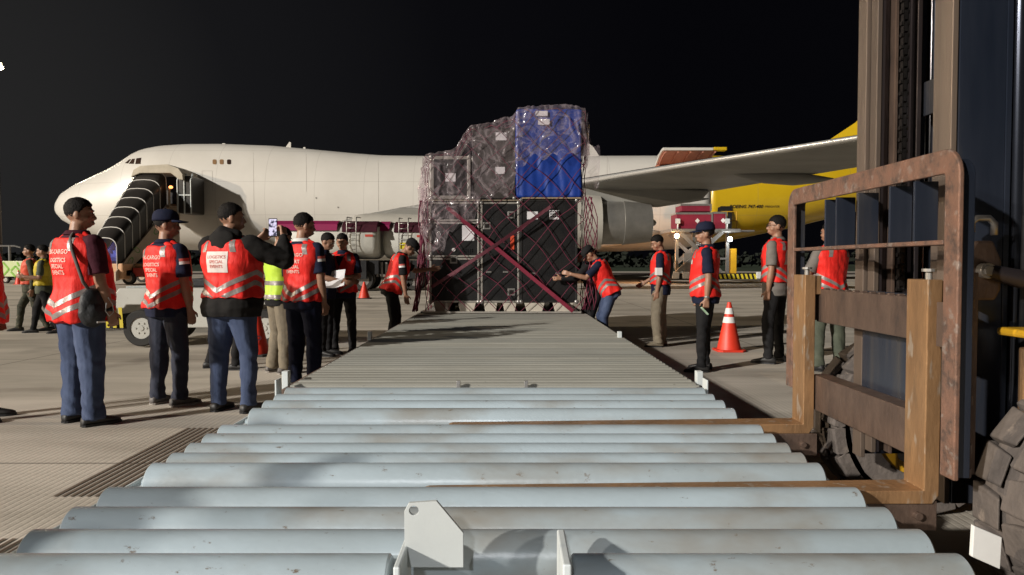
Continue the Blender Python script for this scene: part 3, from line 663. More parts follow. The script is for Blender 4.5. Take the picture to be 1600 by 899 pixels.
def lowb(x):
    pts = [(-2.2, 2.3), (-1.36, 1.9), (-1.25, 1.3), (-1.02, 1.35), (-.95, 1.75), (-.55, 1.95), (-.45, 2.24), (.0, 2.30), (.08, 2.62), (.25, 2.84), (1.1, 2.86), (1.3, 2.75), (2.2, 2.8)]
    for (a, b), (c_, d_) in zip(pts, pts[1:]):
        if x <= c_: return b+(d_-b)*(x-a)/(c_-a)+.05*math.sin(x*23)
    return 2.8
mb = MB(); NU, NV = 200, 120; vs = []
for i in range(NU+1):
    u = -2.1+4.0*i/NU; uc = min(max(u, xm0), xm1); zt = ztop(uc); lo = lowb(u)
    top_ext = 1.0 if xm0 <= u <= xm1 else 0.0
    for j in range(NV+1):
        v = lo+(zt+top_ext-lo)*j/NV
        nv = mnoise.noise_vector(Vector((u*3.2, v*2.2, 9)))
        r1 = 1-abs(mnoise.noise(Vector((u*6.5+nv.x*1.2+v*1.1, v*1.5+nv.y*.8, 2))))*2; r2 = 1-abs(mnoise.noise(Vector((u*15+nv.y*3, v*5-u*4+nv.x*2, 7))))*2
        off = .04+.05*max(0, r1)+.009*r2
        if v > zt-.15: off *= .6
        pp = load(u, v, off)
        if u < -1.0 and v < 2.4: pp.x -= .05*max(0, r2)
        vs.append(pp)
fs = [(i*(NV+1)+j, (i+1)*(NV+1)+j, (i+1)*(NV+1)+j+1, i*(NV+1)+j+1) for i in range(NU) for j in range(NV)]
mb.add(vs, fs)
# loose flap sticking out at the right
fl = []
for i in range(13):
    for j in range(9):
        t, q = i/12, j/8
        fl.append((xm1+.02+.22*t, FY+.1+.08*math.sin(q*6+t*3), 3.25-.85*q*(1-.35*t)-.25*t+.05*math.sin(t*8+q*5)))
mb.add(fl, [(i*9+j, (i+1)*9+j, (i+1)*9+j+1, i*9+j+1) for i in range(12) for j in range(8)])
tag(mb.build('plastic_wrap', wrap_mat(), None, smooth=True, recalc=False), 'crumpled clear plastic sheet draped over the upper cases and the blue box', 'plastic sheet')
# ================================================================== FORKLIFT (faces left, forks through the dolly)
fl = thing('forklift', 'big rusty forklift at the right, forks reaching left through the roller dolly', 'forklift', (2.6, 3.05, 0))
GX = 1.42
# load backrest: outer frame bent from flat bar, rounded top corners
def yp(px, x=GX): return FPX*x/(px-800)
def sweep_frame(pts, w, d, x0):
    """flat bar (w in the Y-Z plane, d deep along X) swept along a Y-Z path"""
    mb = MB(); rings = []
    for k, (y, z) in enumerate(pts):
        a = Vector(pts[max(k-1, 0)]); b = Vector(pts[min(k+1, len(pts)-1)]); t = (b-a).normalized(); n = Vector((-t.y, t.x))
        p = Vector((y, z))
        rings.append([Vector((x0, *(p+n*w/2))), Vector((x0, *(p-n*w/2))), Vector((x0+d, *(p-n*w/2))), Vector((x0+d, *(p+n*w/2)))])
    return mb.loft(rings)
yn, yf = 2.385, 3.76; zt = 1.585; rc = .05
pts = [(yn, .55), (yn, 1.0)]+[(yn+rc-rc*math.cos(t), zt-rc+rc*math.sin(t)) for t in [i*math.pi/2/8 for i in range(9)]]
pts += [(yf-rc+rc*math.sin(t), zt-rc+rc*math.cos(t)) for t in [i*math.pi/2/8 for i in range(9)]]+[(yf, 1.0), (yf, .62)]
sweep_frame(pts, .080, .016, GX).build('backrest_frame', M['gridrust'], fl, bevel=.004)
sweep_frame(pts, .018, .055, GX+.0165).build('backrest_stiffener', M['mast'], fl, bevel=.003)
mb = MB(); mb.box(GX, GX+.07, yn+.045, yf-.045, 1.312, 1.328); mb.build('backrest_rail', M['gridrust'], fl, bevel=.003)
for px in (1287, 1304, 1338, 1387, 1425):
    y = yp(px); mb = MB(); mb.box(GX+.002, GX+.085, y-.007, y+.007, 1.328, zt-.045); mb.build('backrest_bar', M['mast'], fl, bevel=.002)
for y in (2.47, 3.655): mb = MB(); mb.box(GX+.018, GX+.09, y-.02, y+.02, .97, 1.12); mb.build('backrest_strut', M['barrust'], fl, bevel=.002)
# carriage bars
mb = MB(); mb.box(1.50, 1.565, 2.5, 3.62, .965, 1.125); 
yy = 2.56
while yy < 3.6: mb.box(1.503, 1.53, yy, yy+.018, 1.122, 1.132); yy += .075
mb.build('carriage_bar', M['barrust'], fl, bevel=.004)
mb = MB(); mb.box(1.48, 1.565, 2.5, 3.62, .535, .705); mb.build('carriage_bar', M['barrust'], fl, bevel=.004)
mb = MB(); mb.box(1.565, 1.60, 2.86, 3.28, .53, 1.13); mb.build('carriage_plate', M['mast'], fl, bevel=.004)
# forks
def fork(ya, yb):
    t = MB()
    prof = [(GX, 1.195), (GX, .468), (GX-.30, .464), (-.30, .447), (-.32, .44), (GX-.3, .42), (GX+.03, .420), (GX+.052, .45), (GX+.052, 1.195)]
    prof2 = prof
    t.prism(prof2, lambda a, b, d: (a, d, b), ya, yb); t.box(GX+.05, GX+.085, ya+.01, yb-.01, 1.10, 1.19)
    o = t.build('fork', M['forkrust'], fl, bevel=.006)
    h = MB(); ym = (ya+yb)/2; h.cyl((GX+.03, ym-.02, 1.195), (GX+.03, ym-.02, 1.225), .012, n=10); h.cyl((GX+.03, ym-.02, 1.222), (GX+.03, ym-.02, 1.232), .024, n=12); h.build('lock_pin', M['steel'], o)
fork(3.566, 3.71); fork(2.512, 2.646)
# mast rails
def rail(y0, y1, x0, x1, zb, zt, near):
    mb = MB(); mb.box(x0, x0+.022, y0, y1, zb, zt); mb.build('mast_flange', M['mastflange'], fl, bevel=.003)
    mb = MB(); mb.box(x0+.028, x1, y0+.002, y0+.016, zb, zt) if near else mb.box(x0+.028, x1, y1-.016, y1-.002, zb, zt)
    mb.box(x1, x1+.022, y0, y1, zb, zt); mb.build('mast_web', M['mast'], fl, bevel=.003)
rail(2.70, 2.775, 1.60, 1.80, .36, 4.6, True)
rail(3.355, 3.435, 1.60, 1.85, .36, 4.6, False)
mb = MB(); mb.box(1.615, 1.637, 2.785, 2.845, .40, 4.6); mb.build('inner_mast_flange', M['mastflange'], fl, bevel=.003)
mb = MB(); mb.box(1.615, 1.637, 3.285, 3.345, .40, 4.6); mb.build('inner_mast_flange', M['mastflange'], fl, bevel=.003)
mb = MB(); mb.box(1.64, 1.78, 3.325, 3.34, .40, 4.6); mb.box(1.78, 1.80, 3.26, 3.34, .4, 4.6); mb.box(1.637, 1.655, 3.29, 3.325, .4, 4.6); mb.build('inner_mast_web', M['mastbrown'], fl, bevel=.003)
mb = MB(); mb.box(1.69, 1.70, 3.27, 3.325, .4, 4.6); mb.build('grease_strip', M['barrust'], fl)
mb = MB(); mb.box(1.82, 1.84, 2.8, 3.33, .35, .55); mb.box(1.82, 1.84, 2.8, 3.33, 1.9, 2.05); mb.box(1.82, 1.84, 2.8, 3.33, 3.6, 3.8); mb.build('mast_cross_plate', M['mast'], fl, bevel=.004)
for yc, xc in ((3.22, 1.70), (2.90, 1.74)):
    mb = MB(); z = 1.13
    while z < 4.5:
        mb.box(xc-.012, xc-.008, yc-.012, yc+.012, z, z+.045); mb.box(xc+.008, xc+.012, yc-.012, yc+.012, z, z+.045)
        mb.cyl((xc-.018, yc, z+.008), (xc+.018, yc, z+.008), .010, n=8); mb.box(xc-.006, xc+.006, yc-.014, yc+.014, z+.022, z+.062); z += .05
    mb.build('lift_chain', M['chain'], fl)
hyd = pm('polished_cylinder', (.03, .035, .05), (.045, .05, .065), 3, .16, .8, stretch=(1, 1, .1))
for yc, xc in ((2.73, 1.868), (3.36, 1.92)):
    mb = MB(); mb.cyl((xc, yc, .5), (xc, yc, 4.5), .042, n=28); mb.build('lift_cylinder', hyd, fl, auto=40)
mb = MB(); mb.tube([(1.865, 2.69, 4.5), (1.862, 2.685, 2.4), (1.872, 2.69, 1.6), (1.85, 2.66, 1.0)], .012, 8); mb.tube([(1.955, 2.66, 4.5), (1.95, 2.66, 2.2), (1.98, 2.65, 1.3)], .016, 8); mb.build('hydraulic_hose', M['black'], fl, smooth=True)
mb = MB(); mb.box(1.595, 1.61, 2.66, 2.70, 1.50, 1.62); mb.build('name_plate', M['frame_white'], fl)
# tilt cylinder and trunnion
mb = MB(); mb.prism([(1.62, 1.12), (1.60, 1.18), (1.60, 1.28), (1.63, 1.33), (1.69, 1.33), (1.72, 1.26), (1.72, 1.16), (1.70, 1.12)], lambda a, b, d: (a, d, b), 2.585, 2.66)
mb.build('tilt_bracket', M['barrust'], fl, bevel=.008)
mb = MB(); mb.tube([(1.62, 2.6, 1.36), (1.62, 2.60, 1.395), (1.64, 2.6, 1.41), (1.68, 2.6, 1.41), (1.70, 2.6, 1.39), (1.70, 2.6, 1.35)], .012, 8); mb.build('lifting_eye', M['steel'], fl, smooth=True)
mb = MB(); mb.cyl((1.655, 2.555, 1.225), (1.655, 2.66, 1.225), .028, n=18); mb.cyl((1.655, 2.548, 1.225), (1.655, 2.558, 1.225), .019, n=6); mb.build('trunnion_pin', M['steel'], fl, bevel=.002)
mb = MB(); mb.cyl((1.665, 2.57, 1.222), (1.78, 2.57, 1.195), .026, .033, 18); mb.cyl((1.78, 2.57, 1.195), (2.3, 2.62, 1.10), .022, n=18); mb.build('tilt_cylinder', M['mastbrown'], fl, auto=40)
# vertical rod with bolts on the near side of the carriage
mb = MB(); mb.cyl((1.50, 2.41, .55), (1.50, 2.41, 1.19), .007, n=10)
for z in (1.19, 1.12, .80, .64, .56): mb.cyl((1.50, 2.41, z-.016), (1.50, 2.41, z+.016), .016, n=6)
mb.box(1.485, 1.535, 2.42, 2.44, .55, 1.22); mb.build('guide_rod', M['barrust'], fl, bevel=.002)
# chassis
mb = MB(); mb.box(1.86, 2.6, 2.56, 3.54, .30, 1.12); mb.build('front_chassis', M['black'], fl, bevel=.02)
mb = MB(); mb.prism([(1.70, 1.0), (1.70, 1.028), (2.9, 1.028), (2.9, .80), (2.7, .98)], lambda a, b, d: (a, d, b), 2.12, 2.58); mb.build('fender', M['yellow'], fl, bevel=.01)
mb = MB(); mb.prism([(1.70, 1.0), (1.70, 1.028), (2.9, 1.028), (2.9, .80), (2.7, .98)], lambda a, b, d: (a, d, b), 3.52, 3.98); mb.build('fender', M['yellow'], fl, bevel=.01)
mb = MB(); mb.box(2.6, 4.3, 2.35, 3.75, .35, 1.15); mb.prism([(3.3, 1.15), (4.5, 1.15), (4.6, .4), (4.3, .35), (4.3, 1.1)], lambda a, b, d: (a, d, b), 2.3, 3.8); mb.build('body', M['yellow'], fl, bevel=.03)
mb = MB(); mb.box(1.79, 1.83, 2.45, 2.53, .6, .99); mb.cyl((1.80, 2.5, .66), (1.80, 2.5, .96), .06, n=20); mb.build('step_bracket', M['forkrust'], fl, bevel=.005)
mb = MB(); mb.box(1.90, 2.40, 2.80, 2.90, 1.12, 1.40); mb.build('cowl', M['yellow'], fl, bevel=.01)
mb = MB(); mb.box(1.93, 1.99, 2.62, 2.70, .5, 4.5); mb.build('outer_mast_rail', M['mast'], fl, bevel=.004)
mb = MB()
for y in (2.6, 3.5):
    mb.bar((2.35, y, 1.1), (2.75, y, 2.25), .06, .06); mb.bar((3.9, y, 1.1), (3.8, y, 2.25), .06, .06); mb.bar((2.72, y, 2.25), (3.83, y, 2.25), .06, .06)
for k in range(7): mb.box(2.8+k*.15, 2.84+k*.15, 2.6, 3.5, 2.24, 2.27)
mb.build('overhead_guard', M['black'], fl, bevel=.006)
mb = MB(); mb.box(3.0, 3.5, 2.8, 3.3, 1.15, 1.3); mb.box(3.45, 3.6, 2.8, 3.3, 1.25, 1.75); mb.build('seat', M['bag'], fl, bevel=.03)
# tyres with heavy lugs
def lugtyre(name, c, r, w, mat, lug=True, rim=M['yellow']):
    mb = MB(); x, y, z = c
    mb.lathe((x, y-w/2, z), (0, 1, 0), [(0, r*.55), (0.0, r*.88), (.03, r*.945), (w-.03, r*.945), (w, r*.88), (w, r*.55), (0, r*.55)], 48, closed=False)
    if lug:
        N = 19
        for i in range(N):
            for sd in (-1, 1):
                a = 2*math.pi*(i+(.5 if sd > 0 else 0))/N; ca, sa = math.cos(a), math.sin(a)
                rx = Matrix.Rotation(-a, 3, 'Y')
                # block: radial along x, tangential z, axial y
                vs = []
                for (rr, yw0, yw1, th) in ((r*.80, .50, .44, .155), (r*.985, .50, .03, .135), (r*1.0, .46, .02, .122)):
                    for (yy, tt) in ((yw0*w*sd, -th*r*1.1), (yw0*w*sd, th*r*1.1), (yw1*w*sd*1.0 if rr < r*.9 else yw1*w*sd, th*r*.9+.03*r), (yw1*w*sd, -th*r*.9+.03*r)):
                        v = Vector((rr, yy, tt)); v = rx @ v; vs.append(Vector((x, y, z))+v)
                mb.add(vs, [(0, 1, 2, 3), (0, 4, 5, 1), (1, 5, 6, 2), (2, 6, 7, 3), (3, 7, 4, 0), (4, 8, 9, 5), (5, 9, 10, 6), (6, 10, 11, 7), (7, 11, 8, 4), (8, 11, 10, 9)])
    o = mb.build('tyre', mat, None, bevel=.004)
    return o
def wheel_on(parent, c, r, w, mat=None, lug=True, rim=None, name='wheel'):
    # the rim is the wheel part, the tyre its sub-part
    x, y, z = c; mb = MB(); sd = -1
    mb.lathe((x, y-w*.42, z), (0, 1, 0), [(0, r*.2), (0, r*.58), (.01, r*.60), (.012, r*.5), (.05, r*.42), (w*.8, r*.42), (w*.84, r*.58), (w*.84, r*.2)], 32)
    mb.lathe((x, y-w*.42-.01, z), (0, 1, 0), [(0, r*.05), (0, r*.14), (.06, r*.16), (.06, r*.05)], 16)
    for i in range(6):
        a = i*math.pi/3; mb.cyl((x+r*.28*math.cos(a), y-w*.42-.012, z+r*.28*math.sin(a)), (x+r*.28*math.cos(a), y-w*.42+.03, z+r*.28*math.sin(a)), r*.05, n=8)
    rim_o = mb.build(name, rim or M['yellow'], parent, auto=35)
    t = lugtyre('tyre', c, r, w, mat or M['rubber'], lug)
    t.parent = rim_o; inv = WM[parent.name].inverted()
    for v in t.data.vertices: v.co = inv @ v.co
    return rim_o
wheel_on(fl, (2.02, 2.36, .445), .44, .30); wheel_on(fl, (2.02, 3.74, .445), .44, .30)
wheel_on(fl, (4.0, 2.45, .36), .36, .24); wheel_on(fl, (4.0, 3.65, .36), .36, .24)

# ================================================================== TRAFFIC CONES
def make_cone(label, loc, h=.72, s_=1.0, text=False, stripes=True):
    t = thing('traffic_cone', label, 'cone', loc, 0, 'traffic cones on the apron'); x, y, z = loc
    red = pm('cone_red', (.72, .045, .02), (.60, .035, .015), 6, .5)
    mb = MB(); r0, r1 = .17*s_, .028*s_; q = .03
    mb.lathe(loc, (0, 0, 1), [(q, r0), (q+.02, r0-.005), (h-.02, r1+.002), (h, r1-.004), (h, r1*.5)], 32); mb.build('cone_body', red, t, auto=40)
    mb = MB(); b_ = .20*s_
    pr = [(b_*math.cos(a)*1.12 if False else max(-b_, min(b_, 1.3*b_*math.cos(a))), max(-b_, min(b_, 1.3*b_*math.sin(a)))) for a in [i*math.pi/8+math.pi/16 for i in range(16)]]
    mb.prism(pr, lambda a, b, d: (x+a, y+b, d), .0, .03); mb.build('cone_base', red if stripes else M['tyre'], t, bevel=.006)
    if stripes:
        def rr(f): return r0+(r1-r0)*(f*h-q)/(h-q)
        for f0, f1 in ((.58, .70), (.76, .88)):
            mb = MB(); mb.lathe(loc, (0, 0, 1), [(f0*h, rr(f0)+.003), (f1*h, rr(f1)+.003)], 32, closed=False); mb.build('reflective_collar', M['white'], t, smooth=True, recalc=False)
    return t
yc = FPX*1.25/(549-HZ)
make_cone('big red cone with two white collars, right of the man in the navy cap', (X_(1140, yc), yc, 0), .70)
yc = FPX*1.25/(556-HZ); c2 = make_cone('red cone with dark lettering behind the legs of the stout man with the phone', (X_(400, yc), yc, 0), .66, 1.0, stripes=False)
mb = MB(); vs, fs = textmesh('AP', .16)
for f in [0]:
    mb.add([(X_(402, yc)+v.x, yc-.115-.02+(v.y)*.20, .22+v.y) for v in vs], fs)
mb.build('cone_lettering', M['maroon'], c2)
yc = FPX*1.25/(467-HZ); make_cone('small plain red cone on the apron beside the man reading papers', (X_(569, yc), yc, 0), .60, 1.2, stripes=False)
yc = 44.; make_cone('tiny white collared cone beside the green patterned cabinet at far left', (X_(29, yc), yc, 0), .85, 1.2)

# ================================================================== TOW TRACTOR
TY = 10.9
tt = thing('tow_tractor', 'low white airport tow tractor parked behind the three vest men at left', 'tractor', (X_(316, TY), TY+.7, 0))
cream = pm('cream_vehicle_paint', (.62, .61, .56), (.54, .53, .48), 2, .42, 0, .05, 20, dirt=(.25, .22, .17), damt=.2, dscale=6)
xl, xr = X_(180, TY), X_(440, TY); wz = .29
xw1, xw2 = X_(219, TY), X_(412, TY)
def arch(cx_, r, z0, n=12): return [(cx_+r*math.cos(t), z0+r*math.sin(t)) for t in [math.pi-i*math.pi/n for i in range(n+1)]]
body = [(xl+.02, .42), (xl+.0, .80), (xl+.05, .90), (xr, .90), (xr, .42)]
low = [(xr, .40)]
pr = [(xl, .50), (xl, .80), (xl+.06, .885), (xr, .885), (xr, .46), (xw2+.36, .46)]+[(xw2+.33, .52), (xw2+.2, .64), (xw2-.2, .64), (xw2-.33, .52)]+[(xw2-.36, .30), (xw1+.36, .30)]+[(xw1+.33, .52), (xw1+.2, .64), (xw1-.2, .64), (xw1-.30, .50)]
mb = MB(); mb.prism(pr[::-1], lambda a, b, d: (a, d, b), TY-.02, TY+1.35); mb.build('body', cream, tt, bevel=.015)
mb = MB(); mb.box(xl-.05, xw1-.36, TY-.03, TY+1.36, .28, .50); mb.box(xl-.05, xl-.002, TY-.03, TY+1.36, .5, .62); mb.build('front_bumper', M['black'], tt, bevel=.01)
mb = MB()
for k in range(3): mb.prism([(xl-.12+k*.10+.0, .30), (xl-.07+k*.10, .30), (xl-.09+k*.10, .60), (xl-.14+k*.10, .60)], lambda a, b, d: (a, d, b), TY-.045, TY-.032)
mb.build('hazard_stripe', M['stripe_yellow'], tt)
mb = MB(); mb.box(xl-.16, xl-.04, TY-.031, TY+1.36, .29, .60); mb.build('bumper_panel', M['hazard_black'], tt)
for x in (xw1, xw2):
    for y in (TY+.08, TY+1.25): wheel_on(tt, (x, y, .29), .29, .19, M['tyre'], False, cream)
mb = MB(); mb.cyl((xl+.55, TY+.14, .885), (xl+.55, TY+.14, .93), .045, n=16); mb.build('filler_cap', pm('cap_red', (.4, .05, .03), None, 5, .4), tt, bevel=.006)
xs = X_(306, TY)
mb = MB(); mb.box(xs-.25, xs+.2, TY+.35, TY+.85, .885, 1.02); mb.bar((xs+.22, TY+.6, 1.0), (xs+.30, TY+.6, 1.42), .50, .10, (0, 1, 0)); mb.build('seat', M['bag'], tt, bevel=.03)
mb = MB(); mb.tube([(xs-.45+.17*math.cos(t)*.5, TY+.6+.17*math.sin(t), 1.18+.17*math.cos(t)*.8) for t in [i*2*math.pi/20 for i in range(21)]], .014, 6); mb.cyl((xs-.62, TY+.6, .88), (xs-.45, TY+.6, 1.18), .02, n=8); mb.build('steering_wheel', M['black'], tt, smooth=True)
mb = MB(); mb.box(xl+.05, xl+.62, TY+.20, TY+1.15, .885, .905); mb.build('bonnet', M['frame_white'], tt, bevel=.008)

# ================================================================== REFUELLING TANKERS
def tanker(label, x0, x1, Y0):
    W_ = 2.4; t = thing('fuel_tanker', label, 'tanker', ((x0+x1)/2, Y0+1.2, 0), 0, 'fuel tankers under the wing')
    zt, zb = 3.12, 1.45
    def ring(x, k=1.0, dz=0, y0=Y0):
        pts = []
        for i in range(28):
            a = 2*math.pi*i/28; c_, s_ = math.cos(a), math.sin(a)
            pts.append(Vector((x, y0+1.2+1.2*k*math.copysign(abs(c_)**.6, c_), (zt+zb)/2+dz+(zt-zb)/2*k*math.copysign(abs(s_)**.75, s_))))
        return pts
    mb = MB(); mb.loft([ring(x0, .82), ring(x0+.10, .94), ring(x0+.25, 1), ring(x1-.25, 1), ring(x1-.1, .94), ring(x1, .82)])
    mb.build('tank', cream, t, auto=50)
    mb = MB()
    mb.prism([(Y0-.03, 2.72), (Y0+.08, 3.02), (Y0+.5, 3.19), (Y0+1.9, 3.19), (Y0+2.3, 3.02), (Y0+2.42, 2.72), (Y0+2.3, 2.95), (Y0+1.9, 3.13), (Y0+.5, 3.13), (Y0+.12, 2.95)], lambda a, b, d: (d, a, b), x0-.15, x1-1.8)
    mb.build('top_fairing', pm('magenta_paint', (.30, .022, .10), (.24, .02, .08), 2, .35), t, bevel=.02)
    mb = MB(); mb.prism([(Y0-.015, 2.66), (Y0+.1, 2.99), (Y0+.5, 3.17), (Y0+1.9, 3.17), (Y0+2.3, 2.99), (Y0+2.3, 2.9), (Y0+.14, 2.9), (Y0+.03, 2.66)], lambda a, b, d: (d, a, b), x1-1.6, x1-.02)
    mb.build('manhole_cover_row', M['maroon'], t, bevel=.02)
    for xx in (x1-1.15, x1-.35):
        mb = MB()
        for dx in (0, .42):
            mb.tube([(xx+dx*.0-.2+dx, Y0-.10, 1.0), (xx-.2+dx, Y0-.10, 3.05), (xx-.2+dx, Y0+.0, 3.32), (xx-.2+dx, Y0+.9, 3.35)], .025, 6)
        for k in range(9): mb.cyl((xx-.2, Y0-.10, 1.15+k*.24), (xx+.22, Y0-.10, 1.15+k*.24), .014, n=6)
        mb.build('ladder', M['steel'], t, smooth=True)
        break
    mb = MB(); mb.box(x0, x1, Y0+.3, Y0+2.1, .75, 1.4); mb.box(x0+.6, x1-.5, Y0+.02, Y0+.5, .55, 1.40); mb.build('chassis', M['black'], t, bevel=.02)
    mb = MB()
    for k in range(9): mb.box(x1-2.6+k*.2, x1-2.5+k*.2, Y0-.01, Y0+.02, .65, 1.3)
    mb.build('cabinet_slat', M['steel'], t)
    for xx in (x0+.9, x1-1.6, x1-.7):
        for yy in (Y0+.35, Y0+2.05): wheel_on(t, (xx, yy, .5), .5, .3, M['tyre'], False, M['steel'])
    mb = MB(); mb.box(x1-.55, x1-.2, Y0-.012, Y0+.0, 2.45, 2.55); mb.build('marker_plate', M['redw'], t)
    mb = MB(); mb.box(x0+.8, x0+1.1, Y0-.02, Y0+.0, 1.9, 2.2); mb.build('warning_placard', M['stripe_yellow'], t)
    return t
def tx_(px): return X_(px, 33.)
tanker('white fuel tanker with magenta top, nearer the stair truck, behind the men at left', tx_(428), tx_(590), 33.0)
tanker('white fuel tanker with magenta top, just left of the netted cargo stack', tx_(594), tx_(668), 33.6)
mb = MB(); vs, fs = textmesh('om.my', .35)
# ================================================================== AIRCRAFT
PC = 54.0
pl_ = thing('cargo_aircraft', 'huge white cargo jumbo jet with a yellow tail parked side on across the apron', 'aircraft', (0, PC, 0))
TOP = [(-33.25, 5.35), (-33.1, 5.9), (-32.6, 6.45), (-31.7, 7.0), (-30.5, 7.54), (-28.9, 8.25), (-27.9, 8.85), (-27.2, 9.35), (-26.6, 9.58), (-25.4, 9.8), (-23.5, 9.92), (-21, 9.93), (-17.4, 9.8), (-14.1, 9.5), (-11.3, 9.24), (-9.4, 9.10), (-6, 9.05), (0, 9.05), (9, 9.08), (16, 9.08), (22, 8.95), (28, 8.75), (33, 8.4), (35.3, 8.1)]
BOT = [(-33.25, 5.2), (-33.1, 4.75), (-32.6, 4.3), (-31.5, 3.7), (-30, 3.1), (-28, 2.6), (-25, 2.3), (-21, 2.15), (-12, 2.1), (0, 2.1), (8, 2.12), (12, 2.3), (16, 2.95), (20, 3.75), (25, 5.0), (30, 6.2), (35.3, 7.6)]
HW = [(-33.25, .12), (-33.1, .6), (-32.6, 1.15), (-31.5, 1.75), (-30, 2.25), (-28, 2.75), (-25, 3.15), (-22, 3.25), (12, 3.25), (17, 3.0), (22, 2.5), (28, 1.6), (33, .75), (35.3, .3)]
def lerp(T, x):
    if x <= T[0][0]: return T[0][1]
    for (a, b), (c_, d_) in zip(T, T[1:]):
        if x <= c_: return b+(d_-b)*(x-a)/(c_-a)
    return T[-1][1]
def smoothl(T, x, h=.35):
    return sum(lerp(T, x+k*h/2)*w for k, w in ((-2, 1), (-1, 2), (0, 3), (1, 2), (2, 1)))/9 if x > T[0][0]+.8 else lerp(T, x)
def fus_ring(x, n=72):
    zt_, zb_, hw = smoothl(TOP, x), smoothl(BOT, x), smoothl(HW, x)
    full = zt_-zb_; zm = zb_+full*.46
    pts = []
    for i in range(n):
        a = 2*math.pi*i/n; c_, s_ = math.cos(a), math.sin(a)
        r_ = (zt_-zm) if s_ > 0 else (zm-zb_)
        yy = hw*math.copysign(abs(c_)**(.94), c_)
        pts.append(Vector((x, PC-yy, zm+r_*math.copysign(abs(s_)**.96, s_))))
    return pts
XB = 13.7
xs_ = [-33.25, -33.2, -33.1, -32.9, -32.6, -32.2]; x = -31.8
while x < XB-.3: xs_.append(x); x += .45
xs_.append(XB)
mb = MB(); mb.loft([fus_ring(x) for x in xs_]); fus = mb.build('fuselage', M['plane'], pl_, smooth=True)
FB = BVHTree.FromPolygons([WM[pl_.name] @ v.co for v in fus.data.vertices], [tuple(p.vertices) for p in fus.data.polygons])
xs2 = [XB]; x = XB+.4
while x < 35.3: xs2.append(x); x += .6
xs2.append(35.3)
mb = MB(); mb.loft([fus_ring(x) for x in xs2]); tail = mb.build('tail_section', M['planeyel'], pl_, smooth=True)
TB = BVHTree.FromPolygons([WM[pl_.name] @ v.co for v in tail.data.vertices], [tuple(p.vertices) for p in tail.data.polygons])
RX, UZ, OY = Vector((1, 0, 0)), Vector((0, 0, 1)), Vector((0, -1, 0))
def on_fus(polys, name, mat, parent, bvh=None, off=.012, sub=True):
    """polys are lists of (px, py) picture points on the near side of the hull, carried to its surface"""
    mb = MB()
    for poly in polys:
        n = len(poly); c = (sum(p[0] for p in poly)/n, sum(p[1] for p in poly)/n)
        pts = [Vector(((p[0]-800)/FPX*51, CAMZ+(HZ-p[1])*51/FPX, 0)) for p in poly+[c]]
        vs = []
        for p in pts:
            d = (Vector((p.x, 51, p.y))-cam.location).normalized(); h = (bvh or FB).ray_cast(cam.location, d)
            vs.append((h[0]-d*off*2) if h[0] is not None else Vector((p.x, 51, p.y)))
        mb.add(vs, [(i, (i+1) % n, n) for i in range(n)])
    return mb.build(name, mat, parent, recalc=False)
on_fus([[(198, 256), (205, 250), (208, 250), (203, 256.5)]], 'cockpit_window', M['glassdark'], pl_)
on_fus([[(204, 257), (209.5, 249.5), (214, 249), (212, 257)]], 'cockpit_window', M['glassdark'], pl_)
on_fus([[(214, 257.5), (216, 248.5), (224, 247.5), (222.5, 257)]], 'cockpit_window', M['glassdark'], pl_)
def rrect(cx_, cy_, w, h, r=2, n=4):
    pts = []
    for (sx_, sy_, a0) in ((1, 1, 0), (-1, 1, 90), (-1, -1, 180), (1, -1, 270)):
        for k in range(n+1):
            a = R(a0+90*k/n); pts.append((cx_+sx_*(w/2-r)+r*math.cos(a), cy_+sy_*(h/2-r)+r*math.sin(a)))
    return pts
for px, mt in ((337.5, M['winblind']), (348.5, M['winblind']), (360, M['glassdark'])):
    on_fus([rrect(px, 254, 6.2, 7.6)], 'cabin_window', mt, pl_)
    
seam = pm('panel_seam', (.40, .37, .33), None, 3, .6)
def line_px(a, b, w=.5, n=10):
    res = []
    for k in range(n):
        t0, t1 = k/n, (k+1)/n; p = (a[0]+(b[0]-a[0])*t0, a[1]+(b[1]-a[1])*t0); q = (a[0]+(b[0]-a[0])*t1, a[1]+(b[1]-a[1])*t1)
        dx, dy = b[0]-a[0], b[1]-a[1]; l = math.hypot(dx, dy); nx, ny = -dy/l*w/2, dx/l*w/2
        res.append([(p[0]+nx, p[1]+ny), (q[0]+nx, q[1]+ny), (q[0]-nx, q[1]-ny), (p[0]-nx, p[1]-ny)])
    return res
L_ = []
for a, b in (((592, 249), (592, 330)), ((398, 231), (398, 330)), ((480, 236), (480, 300)), ((948, 247), (948, 280)), ((318, 268), (318, 300)), ((318, 268), (334, 268)), ((334, 268), (334, 300))): L_ += line_px(a, b, .32)
on_fus(L_, 'panel_seam', seam, pl_, off=.006)
on_fus([rrect(495, 310, 2.2, 2.2, 1), rrect(529, 324.5, 2.2, 2.2, 1), rrect(461, 346, 3.5, 3.5, 1)], 'static_port', M['core'], pl_)
# writing on the yellow hull
def fus_text(body, size_px, px, py, mat, parent, bvh, shear=.25, bold=0.):
    vs, fs = textmesh(body, size_px, align='LEFT', bold=bold); mb = MB(); out = []
    for v in vs:
        p = Vector((px+v.x+v.y*shear, py-v.y, 0)); d = (Vector(((p.x-800)/FPX*51, 51, CAMZ+(HZ-p.y)*51/FPX))-cam.location).normalized()
        h = bvh.ray_cast(cam.location, d); out.append((h[0]-d*.03) if h[0] is not None else Vector((0, 51, 3)))
    mb.add(out, fs); return mb.build('hull_lettering', mat, parent, recalc=False)
fus_text('BOEING 747-400', 7.2, 1139, 323.5, M['hazard_black'], pl_, TB, bold=.12)
fus_text('FREIGHTER', 4.6, 1194, 323.5, M['hazard_black'], pl_, TB)
